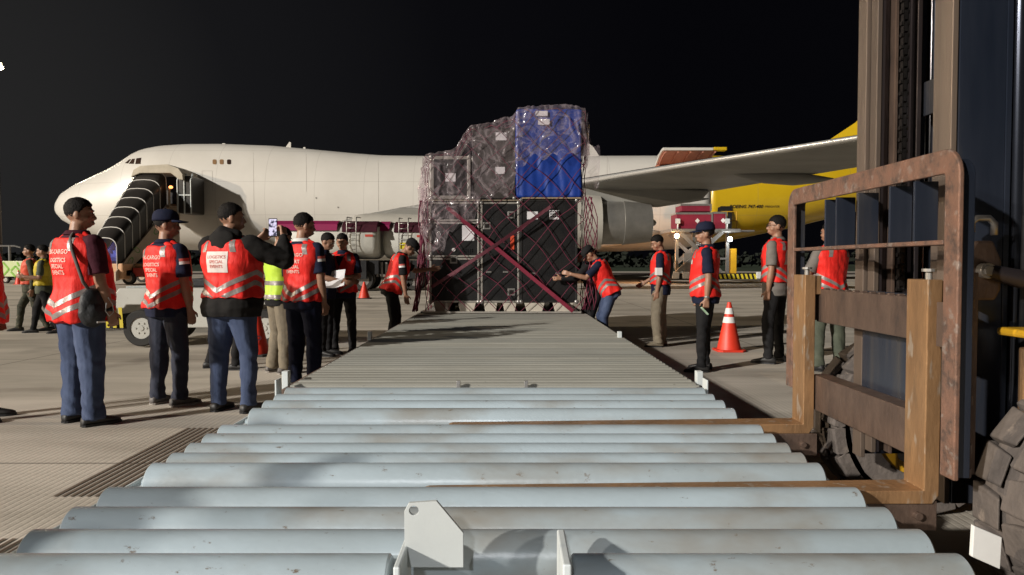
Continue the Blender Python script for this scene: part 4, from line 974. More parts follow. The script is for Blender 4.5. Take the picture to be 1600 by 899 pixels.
# salmon doorway surround of the rear lower hold, lit up
# wings
def wing_sec(t, sgn, le, ch, z, th, tw=0.0):
    y = PC-sgn*t; pts = []
    prof = [(0, 0), (.01, .22), (.04, .42), (.12, .68), (.3, .95), (.5, .9), (.75, .5), (1, .04), (1, -.02), (.75, -.18), (.5, -.42), (.3, -.55), (.12, -.48), (.04, -.32), (.01, -.16)]
    return [Vector((le+ch*a, y, z+th*b-tw*a)) for a, b in prof]
def LE(t): return -13+.87*(t-3)
WT = [(2.6, 15.2, 3.55, .95), (6, 13.2, 4.05, .85), (9, 11.6, 4.26, .72), (12, 10.0, 4.42, .62), (16, 8.4, 4.62, .5), (21.7, 6.7, 4.87, .40), (26, 5.5, 5.06, .33), (30.4, 4.3, 5.23, .26), (32.2, 3.7, 5.31, .2)]
for sgn in (1, -1):
    mb = MB(); mb.loft([wing_sec(t, sgn, LE(t), ch, z, th, .25) for t, ch, z, th in WT]); wg = mb.build('wing', M['wing'], pl_, auto=35)
    mb = MB(); rings = []
    for t, ch, z, th in WT[2:]:
        r = wing_sec(t, sgn, LE(t)-.02, ch, z, th, .25); o_ = Vector((-.02, 0, 0))
        rings.append([r[13]+o_, r[14]+o_*1.6, r[0]+o_*2, r[1]+o_*1.6+Vector((0, 0, .012)), r[2]+Vector((-.01, 0, .014)), r[1]+Vector((.1, 0, -.03)), r[14]+Vector((.1, 0, .02))])
    mb.loft(rings); mb.build('leading_edge', M['wingle'], wg, smooth=True)
    # flap track fairings
    for t in (9.5, 15, 19, 25):
        y = PC-sgn*t; le, ch, z = LE(t), lerp([(a, b) for a, b, _, _ in WT], t), lerp([(a, c_) for a, _, c_, _ in WT], t)
        mb = MB(); n = 14; rg = []
        for (fx, rz_, rw, dz) in ((.42, .02, .02, -.14), (.5, .12, .12, -.24), (.65, .24, .20, -.36), (.85, .26, .22, -.44), (1.0, .16, .15, -.45), (1.12, .02, .02, -.42)):
            rg.append([Vector((le+ch*fx, y+rw*math.cos(a), z+dz*.8-.1+rz_*math.sin(a))) for a in [2*math.pi*i/n for i in range(n)]])
        mb.loft(rg); mb.build('flap_fairing', M['wing'], wg, smooth=True)
    # engines
    for t, x0e, xe, zc in ((20.8, -.55, 3.95, 3.08), (11.7, -9.0, -3.7, 2.75)):
        y = PC-sgn*t
        mb = MB(); prof = [(.9, .2), (.8, 1.02), (.25, 1.10), (0.05, 1.16), (0, 1.22), (.06, 1.28), (.6, 1.36), (1.8, 1.38), (3.2, 1.33), ((xe-x0e), 1.20), ((xe-x0e), 1.12), ((xe-x0e)-.8, 1.0)]
        mb.lathe((x0e, y, zc), (1, 0, 0), prof, 44); eng = mb.build('engine', M['nacelle'], pl_, auto=40)
        mb = MB(); mb.lathe((xe-.5, y, zc), (1, 0, 0), [(0, .9), (.1, 1.0), (.5, .98), (1.5, .96), (1.52, .99), (2.1, .93), (2.75, .86), (2.77, .78), (2.6, .5)], 40); mb.build('engine_core', M['core'], eng, auto=35)
        mb = MB(); mb.lathe((xe+1.7, y, zc), (1, 0, 0), [(0, .45), (.5, .30), (.8, .10), (.85, .01)], 24); mb.build('exhaust_cone', M['core'], eng, auto=40)
        le = LE(t); zw = lerp([(a, c_) for a, _, c_, _ in WT], t)
        mb = MB(); pts = [(x0e+1.0, zc+1.30), (x0e+2.6, zw+.05), (le+.6, zw+.02), (le+6.4, zw-.30), (le+6.0, zw-.75), (xe+2.6, zc+.70), (xe+.8, zc+.78), (xe-.6, zc+1.0)]
        mb.prism(pts, lambda a, b, d: (a, d, b), y-.22, y+.22); mb.build('pylon', M['wing'], wg, bevel=.12, seg=3)
# wing root fairing bulge
mb = MB(); rg = []
for x, rz_, ry in ((-15.5, .05, .05), (-14, .6, .35), (-12, 1.05, .65), (-8, 1.35, .85), (-2, 1.45, .95), (4, 1.3, .8), (8, .8, .5), (10.5, .1, .1)):
    rg.append([Vector((x, PC-2.65-ry*math.cos(a)*1.0, 3.35+rz_*math.sin(a))) for a in [2*math.pi*i/20 for i in range(20)]])
mb.loft(rg); mb.build('wing_root_fairing', M['plane'], pl_, smooth=True)
# fin and tailplane
mb = MB(); fin = [(21.2, 8.9), (22.6, 9.95), (25.0, 11.55), (33.0, 19.2), (37.4, 19.2), (36.0, 8.3)]
rg = []
for x0, x1, z in ((21.0, 36.0, 8.6), (22.9, 36.2, 10.1), (25.0, 36.4, 11.5), (33.0, 37.4, 19.2)):
    rg.append([Vector((x0, PC, z)), Vector((x0+(x1-x0)*.25, PC-.32, z)), Vector((x0+(x1-x0)*.7, PC-.22, z)), Vector((x1, PC, z)), Vector((x0+(x1-x0)*.7, PC+.22, z)), Vector((x0+(x1-x0)*.25, PC+.32, z))])
mb.loft(rg); mb.build('tail_fin', M['planeyel'], pl_, smooth=False)
for sgn in (1, -1):
    mb = MB(); rg = []
    for y, x0, x1, z, th in ((1.0, 28, 34.5, 7.6, .3), (11.0, 35.0, 38.0, 8.5, .1)):
        rg.append([Vector((x0, PC-sgn*y, z)), Vector((x0+1.2, PC-sgn*y, z+th)), Vector((x1, PC-sgn*y, z)), Vector((x0+1.2, PC-sgn*y, z-th))])
    mb.loft(rg); mb.build('tailplane', M['planeyel'], pl_)
# antennas on the crown
mb = MB(); xa = X_(452, 54)
mb.prism([(xa-.25, 9.6), (xa+.22, 9.6), (xa+.22, 10.08), (xa+.1, 10.10)], lambda a, b, d: (a, d, b), PC-.04, PC+.04)
mb.box(-21.1, -20.9, PC-.1, PC+.1, 9.85, 10.0); mb.box(-15.2, -15.05, PC-.1, PC+.1, 9.5, 9.72); mb.build('antenna', M['plane'], pl_)
mb = MB(); xa = X_(925, 54); mb.prism([(xa-.5, 9.0), (xa+.55, 9.0), (xa+.05, 9.75), (xa-.4, 10.1)], lambda a, b, d: (a, d, b), PC-.04, PC+.04)
xa = X_(1030, 54); mb.prism([(xa-.3, 9.0), (xa+.25, 9.0), (xa+.2, 9.6)], lambda a, b, d: (a, d, b), PC-.04, PC+.04); mb.build('antenna', M['plane'], pl_)
# open main deck cargo door (hinged at the crown), seen from below
xd0, xd1 = X_(1029, 50), X_(1113, 50)
def curve(k): t = k/10; return Vector((0, 51.35-2.55*t, 8.0+.72*math.sin(t*1.6)))
mb = MB(); rg = []
for k in range(11):
    p = curve(k); rg.append([Vector((xd0, p.y, p.z)), Vector((xd1, p.y, p.z)), Vector((xd1, p.y+.05, p.z+.16)), Vector((xd0, p.y+.05, p.z+.16))])
mb.loft(rg); dr = mb.build('cargo_door', M['plane'], pl_, smooth=False)
mb = MB(); rg = []
for k in range(11):
    p = curve(k); rg.append([Vector((xd0+.08, p.y+.02, p.z-.06)), Vector((xd1-.08, p.y+.02, p.z-.06)), Vector((xd1-.08, p.y+.02, p.z-.004)), Vector((xd0+.08, p.y+.02, p.z-.004))])
mb.loft(rg)
for k in range(5):
    x = xd0+.2+k*(xd1-xd0-.4)/4
    mb.loft([[Vector((x-.04, curve(q).y, curve(q).z-.16)), Vector((x+.04, curve(q).y, curve(q).z-.16)), Vector((x+.04, curve(q).y, curve(q).z-.05)), Vector((x-.04, curve(q).y, curve(q).z-.05))] for q in range(11)])
mb.build('door_lining', M['salmon'], dr)
mb = MB(); p = curve(10); mb.box(xd0-.02, xd1-.35, p.y-.10, p.y-.005, p.z-.03, p.z+.16); mb.build('door_edge', M['plane'], dr, bevel=.03)
mb = MB(); mb.box(xd1-.34, xd1+.55, p.y-.10, p.y+.4, p.z-.02, p.z+.20); mb.build('door_edge', M['planeyel'], dr, bevel=.05)
mb = MB(); mb.box(xd0, xd1, 51.0, 51.9, 7.0, 8.02); mb.build('door_opening', M['salmon'], pl_)
# dark rear hold opening
mb = MB(); mb.box(X_(1120, 51), X_(1142, 51), 50.9, 51.6, 3.4, 5.2); mb.build('hold_doorway', M['black'], pl_)
# nose and main gear
def gear(x, y, zt_, nw, r=.62):
    mb = MB(); mb.cyl((x, y, .5), (x, y, zt_), .13, n=14); mb.bar((x, y, 1.4), (x+.9, y, zt_), .08, .08); g_ = mb.build('landing_gear', M['steel'], pl_)
    for dx in ((-.75, .75) if nw == 4 else (0,)):
        for dy in (-.55, .55):
            w = MB(); w.lathe((x+dx, y+dy-.22, r), (0, 1, 0), [(0, r*.5), (0, r*.92), (.05, r), (.39, r), (.44, r*.92), (.44, r*.5), (0, r*.5)], 28, closed=False); w.build('gear_tyre', M['tyre'], g_, auto=40)
            w = MB(); w.lathe((x+dx, y+dy-.2, r), (0, 1, 0), [(0, .05), (0, r*.5), (.4, r*.5), (.4, .05)], 20); w.build('gear_rim', M['frame_white'], g_, auto=40)
gear(-25.3, PC, 2.6, 2)
for y in (PC-5.5, PC+5.5): gear(-.5, y, 3.8, 4)
for y in (PC-1.9, PC+1.9): gear(2.6, y, 2.6, 4)

# ================================================================== COVERED STAIR TRUCK
sx0, sx1 = -24.0, -22.55
st = thing('stair_truck', 'covered passenger stair truck with black ribbed canopy, docked at the front door of the jet', 'stair truck', (-23.3, 45, 0))
ya, yb_ = 42.0, 48.7; za, zb_ = .55, 5.15; HT = 2.15
def tun(y, w=0.0, n=10, h=HT):
    t = (y-ya)/(yb_-ya); z = za+(zb_-za)*t; pts = []
    xm = (sx0+sx1)/2-.62*t; hw = (sx1-sx0)/2+w+.36*t
    pts.append(Vector((xm-hw, y, z))); 
    for i in range(n+1):
        a = math.pi-math.pi*i/n; pts.append(Vector((xm+hw*math.copysign(abs(math.cos(a))**.7, math.cos(a)), y, z+h-.55+(.55+w)*math.sin(a))))
    pts.append(Vector((xm+hw, y, z))); return pts
def sheet(mb, rows):
    n = len(rows[0]); mb.add([p for r in rows for p in r], [(k*n+i, k*n+i+1, (k+1)*n+i+1, (k+1)*n+i) for k in range(len(rows)-1) for i in range(n-1)])
blackcanvas = pm('black_translucent_canvas', (.022, .020, .019), (.032, .028, .026), 1.5, .4, 0, .2, 6)
mb = MB(); rows = [tun(ya+(yb_-ya)*k/14, 0) for k in range(15)]; sheet(mb, rows); sheet(mb, [[p+Vector((0, 0, -.03)) if 0 < i < len(r)-1 else p+Vector((0.02, 0, 0)) for i, p in enumerate(r)] for r in rows])
mb.build('canopy', blackcanvas, st, smooth=True, recalc=False)
for k in range(8):
    y = ya+(yb_-ya)*k/7; mb = MB(); mb.tube(tun(y, .02), .026, 6); mb.build('canopy_hoop', M['white'], st, smooth=True)
mb = MB()
for q in (4,): mb.tube([tun(ya+(yb_-ya)*k/10, .02)[q] for k in range(11)], .022, 6)
mb.tube([tun(ya+(yb_-ya)*k/10, .02)[0] for k in range(11)], .05, 6); mb.tube([tun(ya+(yb_-ya)*k/10, .02)[-1] for k in range(11)], .05, 6)
mb.build('canopy_rail', M['white'], st, smooth=True)
mb = MB()
N = 22
for k in range(N):
    t = k/N; y = ya+(yb_-ya)*t; z = za+(zb_-za)*t; mb.box(sx0+.08, sx1-.08, y, y+.32, z-.02, z+.02); mb.box(sx0+.08, sx1-.08, y+.30, y+.32, z+.02, z+(zb_-za)/N)
mb.build('stair_step', M['frame_white'], st)
tape = MB(); tape.tube([tun(ya+(yb_-ya)*k/10, -.07)[1] for k in range(7)], .03, 6)
tape.build('blue_light_strip', emis('blue_strip', (.12, .16, 1.0), 7), st, smooth=True)
point('stair_light', (-23.2, 43.4, 2.3), 22, (.35, .33, 1.0), .15)
# side stringer with green leaves
mb = MB(); mb.prism([(ya-.3, .25), (ya+.1, .30), (yb_+1.2, 4.3), (yb_+1.2, 5.2), (yb_, 5.2), (ya-.3, .75)], lambda a, b, d: (d, a, b), sx1+.02, sx1+.10)
mb.prism([(ya-.3, .25), (ya+.1, .30), (yb_+1.2, 4.3), (yb_+1.2, 5.2), (yb_, 5.2), (ya-.3, .75)], lambda a, b, d: (d, a, b), sx0-.10, sx0-.02)
beige = pm('beige_stair_paint', (.50, .40, .30), (.42, .34, .26), 2, .5)
mb.build('stringer', beige, st)
mb = MB(); mb.prism([(45.6, 2.2), (49.9, 4.3), (49.9, 2.0), (47.5, 1.4)], lambda a, b, d: (d, a, b), sx1+.03, sx1+.06); mb.build('side_panel', beige, st)
mb = MB()
for (cy_, cz_, s_, a) in ((43.3, 1.35, .42, .6), (44.1, 2.05, .35, -.2), (46.6, 3.3, .45, .3), (47.5, 3.1, .5, .9), (48.4, 3.9, .55, .2), (47.0, 2.5, .5, 0)):
    ring = [];  n = 16
    for sc_ in (1.0, .72):
        ring.append([Vector((sx1+.115, cy_+sc_*s_*(math.cos(t)*math.cos(a)-.45*math.sin(t)*math.sin(a)), cz_+sc_*s_*(math.cos(t)*math.sin(a)+.45*math.sin(t)*math.cos(a)))) for t in [2*math.pi*i/n for i in range(n)]])
    mb.add(ring[0]+ring[1], [(i, (i+1) % n, n+(i+1) % n, n+i) for i in range(n)])
mb.build('leaf_emblem', pm('leaf_green', (.10, .30, .06), (.08, .24, .05), 3, .5), st, recalc=False)
# top cabin
mb = MB(); px0, px1 = -24.85, -21.05
rows = []
for k in range(9):
    a = k/8; 
prof = [(px0, 6.9), (px0+.15, 7.35), (px0+.6, 7.62), (px0+2.4, 7.72), (px1-.7, 7.45), (px1-.45, 7.1), (px1-.4, 6.7)]
mb.prism(prof+[(px1-.7, 6.75), (px1-1.2, 7.15), (px0+.6, 7.15)], lambda a, b, d: (a, d, b), 48.2, 50.9); mb.build('cabin_roof', pm('beige_canvas', (.55, .50, .41), (.45, .41, .33), 2, .8, 0, .4, 5), st, bevel=.03)
mb = MB(); mb.box(px1-.9, px1, 48.5, 50.6, 4.55, 7.0); mb.build('bellows', blackcanvas, st, bevel=.12, seg=3)
mb = MB()
for x in (px1-.9, px1-.45, px1-.02): mb.tube([(x, 48.47, 4.5), (x, 48.47, 6.7), (x, 48.8, 7.15)], .05, 6)
mb.box(px1-.9, px1, 48.44, 48.5, 5.7, 5.78); mb.build('bellows_frame', M['frame_white'], st)
mb = MB(); mb.box(px0, px1-.9, 48.6, 50.5, 4.9, 5.05); mb.box(px1-1.5, px1-1.38, 48.42, 48.5, 5.05, 6.2); mb.build('landing_platform', beige, st)
mb = MB(); mb.box(px0+.2, px1-.92, 50.3, 50.45, 5.05, 7.3); mb.build('inner_curtain', blackcanvas, st)
mb = MB(); mb.ell((px1-1.3, 48.4, 6.25), .13, .13, .10); mb.build('amber_beacon', emis('amber', (1.0, .35, .1), 3.0), st, smooth=True)
# truss legs and truck
mb = MB()
for x in (sx0+.1, sx1-.05):
    for y in (45.2, 48.8): mb.bar((x, y, .5), (x, y, za+(zb_-za)*min(1, (y-ya)/(yb_-ya))), .1, .1)
    mb.bar((x, 45.2, .6), (x, 48.8, 3.5), .08, .08); mb.bar((x, 48.8, .6), (x, 46.2, 3.2), .08, .08)
mb.build('support_truss', M['frame_white'], st)
mb = MB(); mb.box(-24.3, -22.2, 42.3, 49.0, .45, .95); mb.box(-24.3, -22.2, 42.0, 43.3, .35, 1.25); mb.box(-22.2, -20.6, 43.2, 46.5, .45, 1.25); mb.build('truck_body', pm('orange_lit_truck_paint', (.62, .36, .20), (.55, .32, .18), 1.5, .5), st, bevel=.08)  # orange lamplight is put into the body colour
mb = MB(); mb.box(-22.1, -21.5, 42.9, 43.19, .5, 1.0); mb.build('tail_light', M['redw'], st, bevel=.01)
for x, y in ((-22.3, 42.9), (-21.0, 43.3), (-21.0, 46.3), (-22.3, 48.2), (-24.2, 43.1), (-24.2, 48.2)):
    wheel_on(st, (x, y, .40), .40, .26, M['tyre'], False, beige)
mb = MB(); mb.cyl((-26.2, 43.0, .35), (-26.2, 43.6, .35), .1, n=10)

# ================================================================== CARGO LOADER
ld = thing('cargo_loader', 'scissor lift cargo loader with work lamps, raised beside the rear hull', 'loader', (12.8, 47.5, 0))
LY = 46.0
lx0, lx1 = X_(1048, LY), X_(1182, LY)
mb = MB(); mb.box(lx0, lx1-1.0, LY, LY+3.4, 3.20, 3.42); mb.box(lx1-1.0, lx1, LY+.4, LY+1.6, 3.26, 3.36); mb.build('platform', M['steel'], ld, bevel=.03)
mb = MB()
for y in (LY+.1, LY+3.2):
    for a, b in ((.4, 3.2), (3.2, .6)):
        mb = MB(); mb.bar((lx0+a, y+(.09 if a > 1 else -.08), .7), (lx0+b, y+(.09 if a > 1 else -.08), 3.2), .16, .24); mb.build('scissor_arm', M['steel'], ld)
mb = MB()
for x in (lx0+.5, lx0+1.55, lx0+2.6, lx0+3.7): mb.box(x-.09, x+.09, LY+.5, LY+.7, .6, 3.2)
mb.box(lx0+.5, lx0+3.7, LY+.48, LY+.52, 1.5, 1.62); mb.box(lx0+.9, lx0+1.5, LY+.3, LY+.6, .6, 1.9); mb.build('mast_post', M['steel'], ld)
mb = MB(); mb.box(lx0, lx1+.6, LY, LY+3.2, .25, .62); mb.build('chassis', M['black'], ld, bevel=.03)
mb = MB()
for x in (lx0+.3, lx0+.95, lx1+.2): mb.box(x-.22, x+.22, LY-.12, LY+.05, .3, .72)
mb.build('stabiliser_foot', M['white'], ld, bevel=.04)
mb = MB()
for k in range(9):
    x = lx0+3.1+k*.27; mb.prism([(x, .28), (x+.13, .28), (x+.03, .60), (x-.10, .60)], lambda a, b, d: (a, d, b), LY-.03, LY-.006)
mb.build('hazard_stripe', M['stripe_yellow'], ld)
for x in (lx0+.45, lx0+3.55):
    mb = MB(); mb.cyl((x, LY+.15, 3.42), (x, LY+.15, 4.0), .05, n=10); mb.box(x-.13, x+.13, LY+.05, LY+.25, 3.75, 4.05); mb.build('rail_post', M['frame_white'], ld)
mb = MB()
for (x0_, x1_) in ((lx0+3.3, lx0+4.5),):
    for x in (x0_, (x0_+x1_)/2, x1_): mb.cyl((x, LY+1.4, 3.42), (x, LY+1.4, 4.6), .035, n=8)
    for z in (4.0, 4.58): mb.cyl((x0_, LY+1.4, z), (x1_, LY+1.4, z), .035, n=8)
mb.build('guard_rail', M['yellow'], ld)
mb = MB(); mb.box(lx0+3.9, lx0+4.3, LY+.6, LY+1.2, .62, 2.2); mb.build('control_cabinet', M['yellow'], ld, bevel=.03)
for px, py, c_, st_, pw in ((1057, 369, (1.0, .62, .30), 30, 45), (1140, 374, (.92, .97, 1.0), 60, 50)):
    p = P_(px, py, LY-.10)
    mb = MB(); mb.cyl(p, p+Vector((0, .10, 0)), .16, n=18); mb.build('work_lamp_housing', M['black'], ld)
    mb = MB(); mb.cyl(p+Vector((0, -.012, 0)), p+Vector((0, -.002, 0)), .15, n=18); mb.build('work_lamp', emis('work_lamp_glow', c_, st_), ld)
    point('work_lamp_light', p+Vector((0, -.35, -.1)), pw, c_, .15)
point('hull_work_light', (X_(1030, LY), LY+1.4, 1.7), 260, (1.0, .50, .22), .15)
crim = pm('crimson_case_cover', (.26, .015, .04), (.20, .012, .03), 2, .6, 0, .4, 6, dirt=(.42, .25, .25), damt=.15, dscale=5)
for (lb, a0, a1, b0, b1, yy) in (('crimson wrapped case on the loader, the large left one', 1056, 1112, 333, 358, 46.3), ('crimson wrapped case on the loader, the small right one', 1114, 1134, 332, 358, 46.3), ('flat crimson case on top of the large one on the loader', 1063, 1110, 319.5, 331, 46.6)):
    x0_, x1_ = X_(a0, yy), X_(a1, yy); z0_, z1_ = Z_(b1, yy), Z_(b0, yy)
    t = thing('wrapped_case', lb, 'case', ((x0_+x1_)/2, yy+.8, z0_), 0, 'crimson cases on the loader')
    mb = MB(); mb.box(x0_, x1_, yy, yy+1.6, max(z0_, 3.425) if b1 > 340 else z0_, z1_); mb.build('cover', crim, t, bevel=.05)
    mb = MB(); mb.box(x0_-.02, x1_+.02, yy-.02, yy+1.6, z1_-.10, z1_+.02); mb.box(x1_-.06, x1_+.04, yy-.03, yy+.05, max(z0_, 3.43), z1_); mb.build('edging', M['metal'], t)
    if b1 > 340: mb = MB(); xm = (x0_+x1_)/2+.2; zz = (z0_+z1_)/2; mb.prism([(xm-.15, zz), (xm, zz-.16), (xm+.15, zz), (xm, zz+.16)], lambda a, b, d: (a, d, b), yy-.02, yy-.004); mb.build('diamond_label', M['white'], t)

# ================================================================== FAR LEFT: patterned ground power unit, gate frame, tree line
GY = 46.0
gp = thing('service_cabinet_trailer', 'white and green patterned equipment trailer at the far left edge', 'trailer', (X_(10, GY), GY+1, 0))
x0_, x1_ = X_(-40, GY), X_(38, GY)
mb = MB(); mb.box(x0_, x1_, GY, GY+2, .42, Z_(408, GY)); mb.build('cabinet', pm('pale_green_cabinet', (.50, .60, .30), (.62, .62, .52), .8, .5), gp, bevel=.04)
gl = pm('bright_green_print', (.22, .50, .04), None, 3, .5)
mb = MB()
for (a, b) in (((2, 434), (14, 421)), ((14, 421), (5, 410)), ((17, 423), (24, 416)), ((24, 416), (31, 424)), ((31, 424), (24, 433)), ((27, 410), (30, 416)), ((-10, 412), (2, 425)), ((24, 433), (17, 425))):
    p, q = P_(*a, GY-.012), P_(*b, GY-.012); mb.bar(p, q, .012, .10)
mb.build('chevron_print', gl, gp)
mb = MB(); mb.box(x0_+.1, x1_-.1, GY+.2, GY+1.8, .2, .42); mb.build('chassis', M['black'], gp)
for x in (X_(7, GY), X_(-28, GY)): wheel_on(gp, (x, GY+.15, .24), .24, .2, M['tyre'], False, M['steel'])
gf = thing('gate_frame', 'thin grey barrier frame standing behind the patterned trailer', 'frame', (X_(0, 60), 60, 0))
mb = MB(); mb.tube([P_(-30, 386, 60), P_(0, 384.5, 60), P_(24, 384.5, 60), P_(33, 387, 60)], .07, 6); mb.build('top_bar', M['steel'], gf)
mb = MB(); mb.cyl((X_(16, 60), 60, 0), (X_(16, 60), 60, Z_(384, 60)), .10, n=8); mb.build('post', M['steel'], gf)
# floodlight mast seen at the left edge
fm = thing('floodlight_mast', 'tall floodlight mast at the far left edge, its lamps glowing warm white', 'floodlight', (X_(0, 92), 92, 0))
hz_ = Z_(110, 92)
mb = MB(); mb.cyl((X_(0, 92), 92, 0), (X_(0, 92), 92, hz_+1.2), .35, .18, 14); mb.build('pole', M['steel'], fm, smooth=True)
mb = MB(); mb.box(X_(0, 92)-1.6, X_(0, 92)+1.3, 91.7, 91.9, hz_-.2, hz_+.2); mb.build('lamp_bar', M['steel'], fm)
for k in range(4):
    x = X_(0, 92)-1.35+k*.82
    mb = MB(); mb.box(x-.34, x+.34, 91.15, 91.25, hz_-.48, hz_+.44); h_ = mb.build('lamp_housing', M['black'], fm, bevel=.05)
    mb = MB(); mb.box(x-.32, x+.32, 91.10, 91.14, hz_-.44, hz_+.40); mb.build('lamp_glass', emis('flood_glass', (1.0, .86, .50), 6), h_)
point('mast_glow', (X_(0, 92), 90.4, hz_), 9000, (1.0, .85, .6), .6)
# far tree line: a dark wood beyond the field
rn = random.Random(11); mb = MB()
for k in range(1100):
    x = rn.uniform(-330, 330); y = rn.uniform(232, 262); h = 3.2+2.6*mnoise.noise(Vector((x*.03, 0, 0)))+rn.uniform(0, 2.2)
    z = rn.uniform(.3, 1)*h
    s_ = rn.uniform(.8, 2.2); c = Vector((x, y, z)); 
    for q in range(5):
        d = Vector((rn.uniform(-1, 1), rn.uniform(-1, 1), rn.uniform(-.7, .7)))*s_; u_ = Vector((rn.uniform(-1, 1), rn.uniform(-1, 1), rn.uniform(-1, 1))).normalized()*s_*.8; w_ = u_.orthogonal().normalized()*s_*.6
        mb.add([c+d-u_, c+d+w_, c+d+u_, c+d-w_], [(0, 1, 2, 3)])
o = mb.build('far_wood', pm('night_foliage', (.008, .011, .006), (.012, .016, .008), .5, .9), None, recalc=False); o['kind'] = 'stuff'; o['label'] = 'dark low wood along the horizon beyond the airfield grass'; o['category'] = 'wood'
# ================================================================== PEOPLE
def remesh(mb, vox, smooth=2, disp=None):
    """one continuous skin from overlapping closed shapes -> (verts, faces)"""
    me = bpy.data.meshes.new('tmp'); me.from_pydata([tuple(v) for v in mb.v], [], mb.f)
    bm = bmesh.new(); bm.from_mesh(me); bmesh.ops.recalc_face_normals(bm, faces=bm.faces); bm.to_mesh(me); bm.free()
    o = bpy.data.objects.new('tmp', me); C.objects.link(o)
    r_ = o.modifiers.new('r', 'REMESH'); r_.mode = 'VOXEL'; r_.voxel_size = vox; r_.use_smooth_shade = True
    if smooth: s_ = o.modifiers.new('s', 'SMOOTH'); s_.factor = .5; s_.iterations = smooth
    dg = bpy.context.evaluated_depsgraph_get(); dg.update()
    m2 = bpy.data.meshes.new_from_object(o.evaluated_get(dg))
    if disp:
        nr = [v.normal.copy() for v in m2.vertices]
        for v, n in zip(m2.vertices, nr): v.co = v.co+n*disp(v.co)
    bpy.data.objects.remove(o); bpy.data.meshes.remove(me)
    for p in m2.polygons: p.use_smooth = True
    return m2
def link_mesh(name, me, mat, parent):
    me.name = name; me.materials.clear(); me.materials.append(mat)
    o = bpy.data.objects.new(name, me); C.objects.link(o); o.parent = parent; WM[o.name] = WM[parent.name].copy() if parent.name in WM else Matrix.Identity(4)
    return o
def raw(mb, name, mat, parent, smooth=True, recalc=True):
    o = mb.build(name, mat, None, smooth=smooth, recalc=recalc); o.parent = parent; return o
def xf_mesh(me, T):
    me.transform(T)
def ringe(z, rx, ry, yo=0, n=28, p=.85, xo=0):
    return [Vector((xo+rx*math.copysign(abs(math.cos(a))**p, math.cos(a)), yo+ry*math.copysign(abs(math.sin(a))**p, math.sin(a)), z)) for a in [2*math.pi*i/n for i in range(n)]]
def hand_into(mb, w, d, n, curl, side, s=1.0):
    """palm + four fingers + thumb. d: direction, n: palm normal (fingers curl towards it), side: +1/-1 thumb side"""
    d = d.normalized(); n = (n-d*n.dot(d)).normalized(); u = d.cross(n)*side
    pc = w+d*.05*s
    for k in (-.027, -.009, .009, .027): mb.cap(w+u*k*.6*s, w+d*.088*s+u*k*s, .015*s, .0125*s, 10)
    for k, (o_, L) in enumerate(((.031, .072), (.0105, .080), (-.0105, .075), (-.031, .060))):
        p = w+d*.085*s+u*o_*s; a = 0; dd = d+u*o_*1.2; dd.normalize()
        for seg, (l, r0, r1) in enumerate(((.42, .0092, .0086), (.32, .0086, .008), (.28, .008, .007))):
            a += curl*(1.0, 1.1, .8)[seg]*(1+.08*k); q = p+(dd*math.cos(a)+n*math.sin(a))*L*l*s; mb.cap(p, q, r0*s, r1*s, 8); p = q
    p = w+d*.025*s+u*.03*s; q = p+(d*.65+u*.62+n*.30).normalized()*.042*s; r = q+(d*.85+u*.15+n*.45).normalized()*.034*s
    mb.cap(p, q, .0125*s, .0105*s, 8); mb.cap(q, r, .0105*s, .0085*s, 8)

